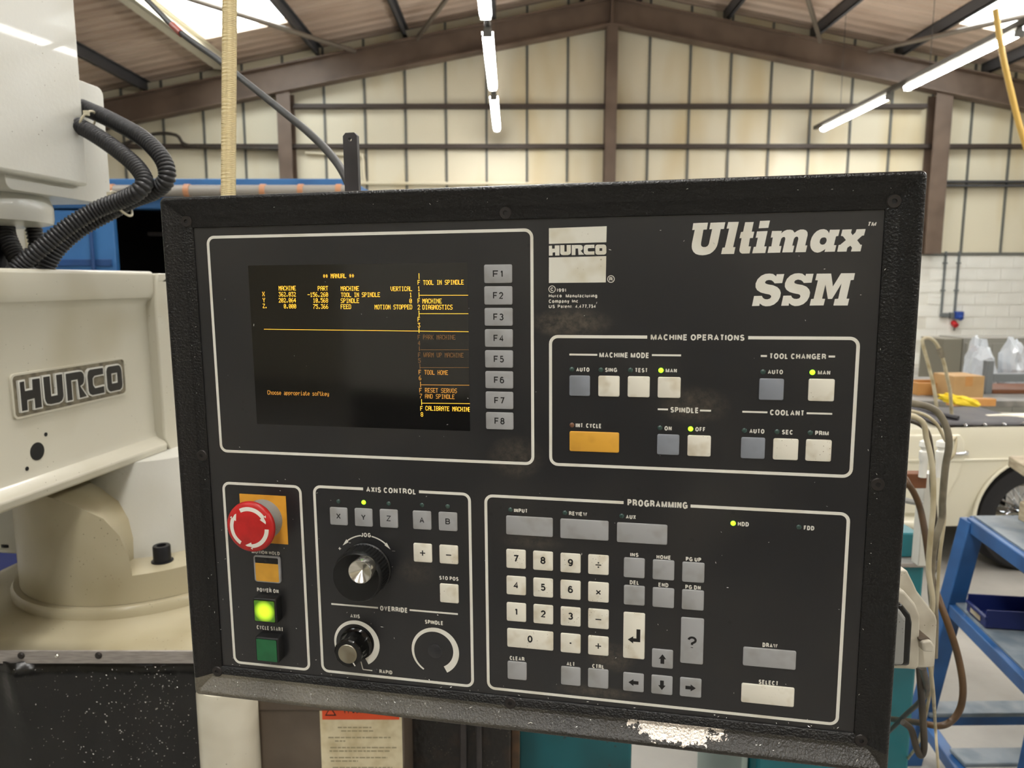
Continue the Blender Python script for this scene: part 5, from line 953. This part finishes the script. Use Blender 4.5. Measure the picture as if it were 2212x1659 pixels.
# ------------------------------------------------------------------ blue trolley with bin and block
TR = tag(empty('blue_trolley', (1.47, 2.26, 0)), 'blue steel trolley with splayed legs and grey shelves', 'trolley')
e1 = Vector((-.05, -.31, 0)).normalized(); e2 = Vector((1, .02, 0)).normalized()
def tbox(p, q, w, h, name, m):
    """bar from p to q, w wide and h high"""
    p, q = Vector(p), Vector(q); d = (q-p).normalized(); side = d.cross(Vector((0,0,1))); side = side.normalized() if side.length > .2 else Vector((1,0,0)); up = side.cross(d).normalized()
    ring = lambda c: [c+side*w/2+up*h/2, c-side*w/2+up*h/2, c-side*w/2-up*h/2, c+side*w/2-up*h/2]
    return MB().loops([ring(p), ring(q)]).build(name, m, TR, bevel=.003, fix=True)
TLn, TDp = .75, .55
M_tb = mat('trolley_blue', srgb(44,92,148), .42, col2=srgb(34,72,118), nscale=8)
M_shelf = mat('scuffed_grey_shelf', srgb(128,136,142), .5, col2=srgb(90,104,116), nscale=12, bump=.1, bscale=60)
corn = [Vector((0,0,0)), e2*TLn, e2*TLn+e1*TDp, e1*TDp]
splay = [Vector((-.13,.02,0)), Vector((.13,.02,0)), Vector((.13,-.05,0)), Vector((-.13,-.05,0))]
def cz(i, z): return corn[i] + splay[i]*((.85-z)/.85) + Vector((0,0,z))
for i in range(4): tbox(cz(i, .85), cz(i, 0), .055, .055, 'leg', M_tb)
for z, hh in ((.835, .045), (.555, .04), (.16, .04)):
    for i in range(4): tbox(cz(i, z), cz((i+1) % 4, z), .035, hh, 'rail', M_tb)
    pts = [cz(i, z+hh/2) for i in range(4)]
    if z > .3: MB().prism([(p.x, p.y) for p in pts], z+hh/2-.002, z+hh/2+.006).build('shelf', M_shelf, TR, fix=True)
for k in (.0, .42, .84):
    p, q = cz(0, .19), cz(3, .19); r1 = p + (q-p)*k; r2 = cz(1, .19) + (cz(2, .19)-cz(1, .19))*k
    tbox(r1, r2, .075, .014, 'slat', M_shelf)
# wooden block on top
M_wood = mat('dusty_wood_block', srgb(178,164,138), .6, col2=srgb(142,126,100), nscale=14, stretch=(1,1,5))
b0 = TR.location + cz(0, .862) + e1*.10 + e2*.15
WBK = tag(empty('wooden_block', tuple(b0)), 'dusty pale wooden block lying on the blue trolley top', 'block')
hexa = [(-.075,-.10), (.20,-.18), (.24,.08), (.06,.13), (-.06,.06)]
MB().prism([(x+.04, y) for x, y in hexa], 0, .06).build('lower_block', M_wood, WBK, bevel=.004, fix=True)
sl = at(2172, 985, 2.05)
UB = tag(empty('steel_plate', tuple(atz(2190, 1000, 1.02))), 'thick pale plate jutting in above the wheel arch', 'plate')
MB().prism([(-.03,-.16), (.30,-.30), (.34,.12), (.05,.10)], -.035, .0).build('plate_body', M_wood, UB, bevel=.003, fix=True)
for x, y in ((.22,-.12), (.22,.05)): MB().cyl((x, y, -.14), (x, y, -.03), .02, n=12).build('support_stub', M_wood, UB)
# blue parts bin
bq = atz(2165, 1340, .585)
PB = tag(empty('parts_bin', tuple(bq), R(-8)), 'dark blue plastic parts bin on the trolley shelf', 'bin')
def bin_():
    o = [(-.075,-.06), (.10,-.06), (.10,.06), (-.075,.06)]
    b = MB(); t = .004; h = .055
    b.box((-.075,-.06,0), (.10,.06,t)); b.box((-.075,.056,t), (.10,.06,h)); b.box((-.075,-.06,t), (.10,-.056,h)); b.box((.096,-.056,t), (.10,.056,h))
    b.box((-.075,-.056,t), (-.071,.056,.028))
    return b
bin_().build('bin_body', M_bluedk, PB, bevel=.001)
MB().box((-.079,-.062,.024), (-.07,.062,.034)).build('front_lip', M_bluedk, PB, bevel=.001)
MB().box((-.078,-.03,.008), (-.0755,.03,.022)).build('label_slot', M_wood, PB)

# ------------------------------------------------------------------ white roadster beyond
M_car = mat('old_english_white', srgb(228,222,200), .25, coat=.4, spec=.5)
M_ton = mat('dark_grey_hood_cloth', srgb(72,68,70), .6, col2=srgb(58,56,60), nscale=8)
M_chrome = mat('chrome', srgb(225,228,232), .08, metal=1.0)
M_tyre = mat('tyre_rubber', srgb(20,20,24), .55)
CY0 = 3.87
CR = tag(empty('roadster', (2.3, CY0, 0)), 'white open roadster with wire wheels and dark hood cover', 'car')
ox = 2.3; wx, wz, wr = 2.87, .325, .338
arch = [(wx-ox + wr*math.cos(R(a)), wz + wr*math.sin(R(a))) for a in range(190, -11, -10)]
arch2 = [(-1.62 + wr*math.cos(R(a)), wz + wr*math.sin(R(a))) for a in range(190, -11, -10)]
side_ = [(-2.2,.27)] + arch2 + [(-.25,.255)] + arch + [(1.35,.30), (1.52,.42), (1.55,.58), (1.45,.74), (1.25,.80), (.9,.825), (.3,.82), (0,.812), (-.4,.80), (-1.1,.80), (-1.6,.78), (-2.1,.70), (-2.3,.55), (-2.3,.35)]
def car_y(z): return .035*max(0, (z-.62)/.2)**2 + .03*max(0, (.5-z)/.25)**2
MB().prism(side_[::-1], 0, .34, fn=lambda x, z, t: (x, car_y(z)*(1-t/.34)+.02+t, z)).build('rear_body', M_car, CR, bevel=.02, seg=3, fix=True)
MB().prism(side_[::-1], 0, .34, fn=lambda x, z, t: (x, 1.10+t, z*.82)).build('far_body', M_car, CR, bevel=.02, seg=3, fix=True)
MB().prism([(.47,.40), (1.50,.42), (1.50,.62), (1.40,.78), (.75,.845), (.47,.835)], 0, .8, fn=lambda x, z, t: (x, .34+t, z-(.13*t/.8 if z > .6 else 0))).build('boot', M_car, CR, bevel=.02, seg=3, fix=True)
MB().box((-2.2, .34, .28), (.62, 1.12, .40)).build('cockpit_floor', M_dark, CR)
MB().box((-2.2, .32, .40), (-.9, 1.12, .82)).build('bonnet', M_car, CR, bevel=.03, seg=3)
# arch lip
lip = [(wx-ox + (wr+.004)*math.cos(R(a)), .012, wz + (wr+.004)*math.sin(R(a))) for a in range(188, -9, -7)]
MB().tube(lip, .010, 8).build('arch_lip', M_car, CR, smooth_ang=60)
MB().tube([(-1.25,.03,.292), (-.05,.03,.285)], .040, 12).build('sill', M_car, CR, smooth_ang=60)
dr = [(-1.0,.345), (-.02,.345), (.06,.42), (.115,.55), (.14,.66), (.145,.74), (.125,.782), (-1.0,.782)]
DR = MB().prism(dr, 0, .02, fn=lambda x, z, t: (x, car_y(z)+.022-t, z)).build('door', M_car, CR, bevel=.006, seg=3, fix=True)
MB().prism([(-1.0,.64), (.142,.64), (.142,.652), (-1.0,.652)], 0, .006, fn=lambda x, z, t: (x, .004-t, z)).build('swage_line', M_car, DR, bevel=.002, fix=True)
MB().tube([(.15,.018,.645), (1.3,.018,.665)], .007, 8).build('wing_bead', M_car, CR)
hd = MB().tube([(.045,-.005,.685), (.075,-.016,.688), (.12,-.016,.688), (.135,-.006,.687)], .008, 8, sub=4).build('door_handle', M_chrome, DR, smooth_ang=60)
MB().lathe([(.013,0), (.013,.006), (.009,.012), (.0001,.013)], 14).build('lock_button', M_chrome, DR, loc=(.148,.004,.688)).rotation_euler = (R(90),0,0)
# tonneau: draped cover with a folded frame ridge and fasteners along the edge
vs = []; fs = []; nx, ny = 18, 8
for j in range(ny+1):
    for i in range(nx+1):
        u = i/nx; w = j/ny; x = .02 + .62*u; y = .06 + 1.0*w
        z = .832 - .11*w*w + .055*math.exp(-((w-.35-.3*u)/.16)**2)*(1-.4*u) + .02*math.sin(u*9)*w*(1-w)
        vs.append((x, y, z))
        if i and j: q = j*(nx+1)+i; fs.append((q-nx-2, q-nx-1, q, q-1))
o = MB().add(vs, fs).build('tonneau_cover', M_ton, CR, smooth_ang=80); md = o.modifiers.new('cloth', 'SOLIDIFY'); md.thickness = .006
MB().tube([(-.08,.62,.87), (.06,.40,.862), (.20,.18,.845)], .013, 8).build('hood_frame', M_ton, CR)
for k in range(6):
    MB().lathe([(.011,0), (.011,.006), (.006,.010), (.0001,.011)], 12, (.06+.105*k, .055, .822+.003*k)).build('fastener', M_chrome, CR)
# wire wheel
WH = MB().lathe([(.20,-.07), (.25,-.085), (.295,-.08), (.312,-.05), (.312,.05), (.295,.08), (.25,.085), (.20,.07)], 56, closed=True).build('tyre', M_tyre, CR)
WH.location = (wx-ox, .12, wz-.013); WH.rotation_euler = (R(90), 0, 0)
MB().lathe([(.185,-.05), (.205,-.06), (.208,.06), (.20,.066), (.192,.05), (.18,.0)], 48, closed=True).build('rim', M_chrome, WH)
MB().lathe([(.042,-.05), (.045,.05), (.034,.08), (.018,.10), (.0001,.105)], 24).build('hub', M_chrome, WH)
b = MB()
for k in range(48):
    a0 = 2*math.pi*k/48; sg = 1 if k % 2 else -1; a1 = a0 + sg*.34; zz = .05 if k % 4 < 2 else -.03
    b.cyl((.044*math.cos(a1), .044*math.sin(a1), zz), (.19*math.cos(a0), .19*math.sin(a0), .03 if k % 4 < 2 else .0), .0032, n=5)
sp2 = b.build('spokes', M_chrome, WH); sp2['kind'] = 'stuff'

for dx_, dy_ in ((-1.62-(wx-ox), 0), (0, 1.2), (-1.62-(wx-ox), 1.2)):
    w2 = WH.copy(); COL.objects.link(w2); w2.location = WH.location + Vector((dx_, dy_, 0))
    for ch in WH.children:
        c2_ = ch.copy(); COL.objects.link(c2_); c2_.parent = w2

# ------------------------------------------------------------------ bench and clutter beyond the car
M_grey = mat('grey_steel', srgb(112,116,118), .5)
M_ply = mat('orange_board', srgb(190,138,78), .6, col2=srgb(170,118,62), nscale=6)
M_card = mat('cardboard', srgb(186,150,102), .7, col2=srgb(170,134,88), nscale=5)
BZ = .70
BN = tag(empty('workbench', (4.2, 6.3, 0)), 'long grey workbench standing beyond the white car', 'bench')
MB().box((-1.4,-.75,BZ-.05), (1.6,.7,BZ)).build('bench_top', mat('grey_bench_top', srgb(112,110,106), .5, col2=srgb(140,136,130), nscale=8), BN, bevel=.004)
for x in (-1.3, 1.5):
    for y in (-.65, .6): MB().box((x-.03, y-.03, 0), (x+.03, y+.03, BZ-.05)).build('leg', M_grey, BN)
def onb(px_, py_, z=BZ): return atz(px_, py_, z)
p = onb(2090, 862); CBX = tag(empty('cardboard_box', tuple(p), R(4)), 'plain brown cardboard box on the bench', 'box')
MB().box((-.125, 0, 0), (.125, .25, .175)).build('carton', M_card, CBX, bevel=.002); MB().box((-.03, -.001, .10), (.03, .0, .175)).build('tape', M_ply, CBX); MB().box((-.125,.0,.1755), (-.003,.25,.178)).build('flap', M_card, CBX); MB().box((.003,.0,.1755), (.125,.25,.178)).build('flap', M_card, CBX)
p = onb(2095, 876); PL = tag(empty('wooden_plank', (p.x, p.y, BZ), R(-2)), 'orange brown plank in front of the cardboard box', 'plank')
MB().box((-.16, -.03, 0), (.17, .03, .055)).build('board', M_ply, PL, bevel=.004)
p = onb(2004, 850); WT = tag(empty('wooden_tray', (p.x, p.y, BZ), 0), 'shallow wooden tray left of the cardboard box', 'tray')
for a_, b_, c_, d_ in ((-.14,-.10,.16,-.08), (-.14,.10,.16,.12), (-.14,-.08,-.12,.10), (.14,-.08,.16,.10)): MB().box((a_, b_, 0), (c_, d_, .10)).build('side_board', M_ply, WT, bevel=.002)
MB().box((-.12,-.08,0), (.14,.10,.012)).build('tray_floor', M_card, WT)
RK = tag(empty('bench_rack', tuple(onb(2170, 852))), 'grey steel rack frame standing on the bench', 'rack')
p = onb(2132, 850) - RK.location
MB().box((p.x-.035, p.y-.03, 0), (p.x+.02, p.y+.03, .27)).build('upright', M_grey, RK, bevel=.004)
MB().box((p.x+.02, p.y-.03, .10), (p.x+.9, p.y+.03, .165)).build('cross_rail', M_grey, RK, bevel=.004)
MB().box((p.x+.9, p.y-.03, 0), (p.x+.955, p.y+.03, .27)).build('upright', M_grey, RK, bevel=.004)
MB().box((p.x+.03, p.y-.02, .0), (p.x+.86, p.y+.35, .035)).build('rust_board', M_rust, RK, bevel=.004)
# crumpled clear bags behind the rail
M_bag = mat('crumpled_clear_plastic', srgb(214,220,226), .25, coat=.3)
M_bag.node_tree.nodes['Principled BSDF'].inputs['Alpha'].default_value = .75
def crumple(name, c, rx, ry, rz, seed, m, lab, cat, grp=None, amp=.28):
    r_ = random.Random(seed); bm = bmesh.new(); bmesh.ops.create_icosphere(bm, subdivisions=3, radius=1)
    from mathutils import noise as mn
    for v in bm.verts:
        d = 1 + amp*mn.noise(v.co*2.3 + Vector((seed*3.1, 0, 0))) + amp*.6*mn.noise(v.co*5.5 + Vector((0, seed*2.7, 0)))
        v.co = Vector((v.co.x*rx*d, v.co.y*ry*d, max(v.co.z*rz*d, -rz*.55)))
    me = bpy.data.meshes.new(name); bm.to_mesh(me); bm.free()
    o = obj(name, me, m); o.location = Vector(c) + Vector((0, 0, rz*.55)); return tag(o, lab, cat, grp)
for i, (px_, py_, s) in enumerate(((2150, 820, 1), (2182, 815, 1.15), (2215, 818, 1.2))):
    p = onb(px_, 838); crumple('plastic_bag', p + Vector((0, (.2, .46, .2)[i], 0)), .085*s, .12, .22*s, i+2, M_bag, ('crumpled clear plastic bag next to the rack upright', 'tallest crumpled clear plastic bag behind the rack rail', 'crumpled clear plastic bag at the right edge of the picture')[i], 'bag', 'clear bags on the bench')
p = at(2072, 866, 4.6)
CL = crumple('yellow_cloth', (p.x, p.y, .80), .115, .045, .04, 9, mat('yellow_cloth', srgb(240,208,40), .7), 'bright yellow cloth bunched on the dark hood cover', 'cloth', amp=.35); CL.rotation_euler = (0, R(12), R(-20)); CL.location.z = .85
# low grey cupboard against the back
M_cup = mat('grey_cupboard', srgb(132,130,122), .5)
p = at(2086, 735, 8.2); CP = tag(empty('steel_cupboard', (p.x, 8.2, 0), R(3)), 'low grey two-door steel cupboard with a red sticker', 'cupboard')
MB().box((-.02, 0, 0), (.92, .45, .98)).build('carcass', M_cup, CP, bevel=.004)
MB().box((-.235, .02, 0), (-.022, .45, .97)).build('side_unit', mat('olive_grey_side', srgb(120,116,102), .5), CP, bevel=.004)
for x0_, x1_ in ((.0, .30), (.305, .60), (.605, .90)): 
    D = MB().box((x0_, -.018, .05), (x1_, 0, .92)).build('door', M_cup, CP, bevel=.002)
    MB().box((x1_-.04, -.026, .45), (x1_-.025, -.018, .55)).build('handle', M_chrome, D)
MB().box((.04, -.021, .83), (.13, -.019, .90)).build('red_sticker', mat('red_sticker', srgb(206,52,66), .5), CP)
MB().box((.50, -.021, .88), (.58, -.019, .915)).build('white_sticker', M_white, CP)
# conduits and sockets on the block wall
M_cw = mat('grey_conduit', srgb(104,108,108), .5)
for px_a, px_b, lab in ((2047, 2036, 'left grey conduit dropping down the white block wall'), (2075, 2066, 'right grey conduit dropping down the white block wall')):
    a, b_ = at(px_a, 549, 13.72), at(px_b, 676, 13.72); x = (a.x+b_.x)/2
    c_ = tag(empty('wall_conduit', (x, 13.77, b_.z)), lab, 'conduit', 'wall conduits')
    MB().cyl((0,0,0), (0,0,a.z-b_.z+.05), .022, n=10).build('pipe', M_cw, c_)
    for t in (.4, .9): MB().box((-.035,-.02,t), (.035,.03,t+.03)).build('saddle', M_cw, c_)
p = at(2071, 681, 13.72); SK = tag(empty('industrial_socket', (p.x, 13.77, p.z)), 'blue industrial socket box on the white wall', 'socket')
MB().box((-.07,-.10,-.07), (.07,.03,.07)).build('box', mat('socket_blue', srgb(38,70,150), .45), SK, bevel=.01); MB().cyl((0,-.14,-.06), (0,-.08,-.02), .04, n=14).build('inlet', mat('socket_blue', srgb(38,70,150), .45), SK)
MB().box((-.15,-.06,-.06), (-.08,.03,.05)).build('switch_box', M_cw, SK, bevel=.006); MB().box((-.32,-.05,-.04), (-.17,.03,.04)).build('junction_box', M_cw, SK, bevel=.006)
p = at(2063, 700, 13.72); RS = tag(empty('red_plug', (p.x, 13.76, p.z)), 'small red plug below the blue socket', 'plug')
MB().cyl((0,-.08,-.03), (0,.03,.03), .05, n=14).build('plug_body', mat('plug_red', srgb(190,40,44), .45), RS, bevel=.006); MB().cyl((0,-.03,-.12), (0,-.04,-.02), .012, n=8).build('flex', M_cd, RS)
# loop of clear hose standing above the car
lh_ = [at(*p, 4.2) for p in ((2026,906), (2018,840), (2006,790), (1993,742), (1996,731), (2012,732), (2026,748), (2038,780), (2046,815), (2053,850), (2056,906))]
CH = tag(MB().tube(lh_, .0095, 10, sub=6).build('clear_hose', M_cp, None, smooth_ang=60), 'pale translucent hose bent into a tall loop above the car', 'hose')
p = at(2032, 762, 4.2); MB().box(p-Vector((.012,.012,.03)), p+Vector((.012,.012,.03)), rot=Matrix.Rotation(R(-25), 3, 'Y')).build('clip', M_cg, CH)
# yellow cable hanging from the roof on the right
yc_ = MB().tube([at(*p) for p in ((2150,20,7.0), (2165,115,7.0), (2182,190,7.0), (2206,285,7.0), (2240,380,7.0))], .026, 8, sub=6).build('yellow_cable', mat('yellow_cable', srgb(206,168,84), .5), None, smooth_ang=60)
tag(yc_, 'yellow cable hanging down at the right edge under the rooflight', 'cable')

# ------------------------------------------------------------------ blue container behind the milling machine
CN = tag(empty('blue_container', (-2.33, 5.7, 0)), 'blue steel container with a dark open end behind the milling machine', 'container')
xL, xR = at(60, 440, 5.7).x+2.33, at(760, 400, 5.7).x+2.33; zt = at(400, 386, 5.7).z
for a_, b_ in (((xL,0,zt-.22), (xR,.12,zt)), ((xL,0,0), (xL+.10,.12,zt-.22)), ((xR-.10,0,0), (xR,.12,zt-.22)), ((xL,0,0), (xR,.12,.15))):
    MB().box(a_, b_).build('end_frame', M_bluelt, CN, bevel=.006)
MB().box((xL+.01,.12,.02), (xL+.05,2.6,zt-.03)).build('side_wall', M_blue, CN); MB().box((xR-.05,.12,.02), (xR-.01,2.6,zt-.03)).build('side_wall', M_blue, CN)
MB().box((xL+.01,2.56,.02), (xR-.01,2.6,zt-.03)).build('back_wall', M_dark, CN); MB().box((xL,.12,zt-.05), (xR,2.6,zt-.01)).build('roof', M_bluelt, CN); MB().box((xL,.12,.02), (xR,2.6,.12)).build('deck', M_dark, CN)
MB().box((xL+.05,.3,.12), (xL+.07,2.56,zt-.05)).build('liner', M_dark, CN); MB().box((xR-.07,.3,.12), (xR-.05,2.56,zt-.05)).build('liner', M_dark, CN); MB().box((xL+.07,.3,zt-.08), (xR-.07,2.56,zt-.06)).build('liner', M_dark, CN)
dz0, dz1 = .2, zt-.24; xd = at(240, 500, 5.6).x+2.33
D = MB().box((xL+.02,-.06,dz0), (xd,-.01,dz1)).build('door_leaf', M_bluelt, CN, bevel=.004)
for z in (.7, 1.15, 1.72): MB().box((xL+.06,-.075,z), (xd-.03,-.06,z+.05)).build('door_stiffener', M_blue, D, bevel=.003)
MB().cyl((xd-.16,-.085,dz0), (xd-.16,-.085,dz1), .014, n=10).build('lock_rod', M_blue, D)
TB = MB().cyl((xL,-.07,zt-.10), (xR-.02,-.07,zt-.10), .045, n=14).build('roller_tube', mat('dull_grey_tube', srgb(146,140,132), .5), CN)
for k in range(9):
    x = xL + .12 + (xR-xL-.2)*k/8; MB().cyl((x-.02,-.07,zt-.10), (x+.02,-.07,zt-.10), .052, n=14).build('copper_clip', mat('copper_clip', srgb(186,132,96), .45), TB)
for z, t in ((1.98, .03), (1.6, .04), (1.2, .04)):
    MB().box((xd-.02,.5,z), (xR-.1,.56,z+t)).build('inner_rail', M_strap, CN)
MB().box((xd+.03,.45,z), (xR-.1,.5,1.5)).build('dark_stock', M_dark, CN)
# cable tray and thin pipe along the back wall
pp = [at(*p, 13.62) for p in ((250,318), (330,290), (380,292), (400,312), (460,318), (620,322))]
tag(MB().tube(pp, .03, 8, sub=4).build('wall_cable', M_cd, None, smooth_ang=60), 'dark cable sagging along the gable wall above the container', 'cable')
pp = [at(*p, 13.74) for p in ((660,330), (770,335), (783,338), (786,380), (790,392), (800,396), (1300,397))]
tag(MB().tube(pp, .028, 8, sub=4).build('wall_pipe', M_wpan, None, smooth_ang=60), 'cream pipe bending along the gable wall right of the strap', 'pipe')

# ------------------------------------------------------------------ machining centre behind the viewer (the screen mirrors it faintly; added also to darken lower reflections)
M_mcg = mat('grey_machine_panel', srgb(70,70,70), .5); M_mcw = mat('pale_machine_panel', srgb(206,202,190), .5)
MC = tag(empty('machining_centre', (-.9, -2.3, 0)), 'pale machining centre with a dark window, mirrored faintly in the console screen', 'machine')
MB().box((-1.5, -1.3, 0), (1.9, -.2, .95)).build('base', M_mcg, MC, bevel=.02)
MB().box((-1.5, -1.3, .95), (-.55, -.15, 2.1)).build('left_cabinet', M_mcw, MC, bevel=.02); MB().box((.75, -1.3, .95), (1.9, -.15, 2.0)).build('right_cabinet', M_mcw, MC, bevel=.02)
MB().box((-.55, -1.3, .95), (.75, -1.2, 2.05)).build('back_panel', M_mcg, MC); MB().box((-.55, -1.2, 1.8), (.75, -.25, 2.05)).build('canopy', M_mcw, MC, bevel=.02)
D = MB().prism(rrect(.95, 1.2, 1.75, 1.85, .06, 4), 0, .012, [rrect(1.02, 1.27, 1.68, 1.78, .04, 4)], fn=lambda x, z, t: (x, -.15+t, z)).build('window_frame', M_mcw, MC, fix=True)
MB().box((1.02, -.152, 1.27), (1.68, -.146, 1.78)).build('window_pane', M_gloss, D)
MB().box((-.3, -.9, .95), (.5, -.4, 1.1)).build('table', M_grey, MC, bevel=.01); MB().cyl((.1, -.7, 1.3), (.1, -.7, 1.8), .12, n=24).build('spindle', M_grey, MC)

# blue cabinet glimpsed left of the pedestal
p = at(-40, 1190, 3.2)
BC = tag(empty('blue_cabinet', (p.x-.35, 3.2, 0)), 'dark blue cabinet just visible left of the round pedestal', 'cabinet')
MB().box((-.4, 0, .05), (.42, .5, 1.0)).build('carcass', M_bluedk, BC, bevel=.006); MB().box((-.38, -.018, .1), (.4, 0, .95)).build('door', M_bluedk, BC, bevel=.003); MB().box((-.4, .03, 0), (.42, .47, .05)).build('plinth', M_dark, BC)
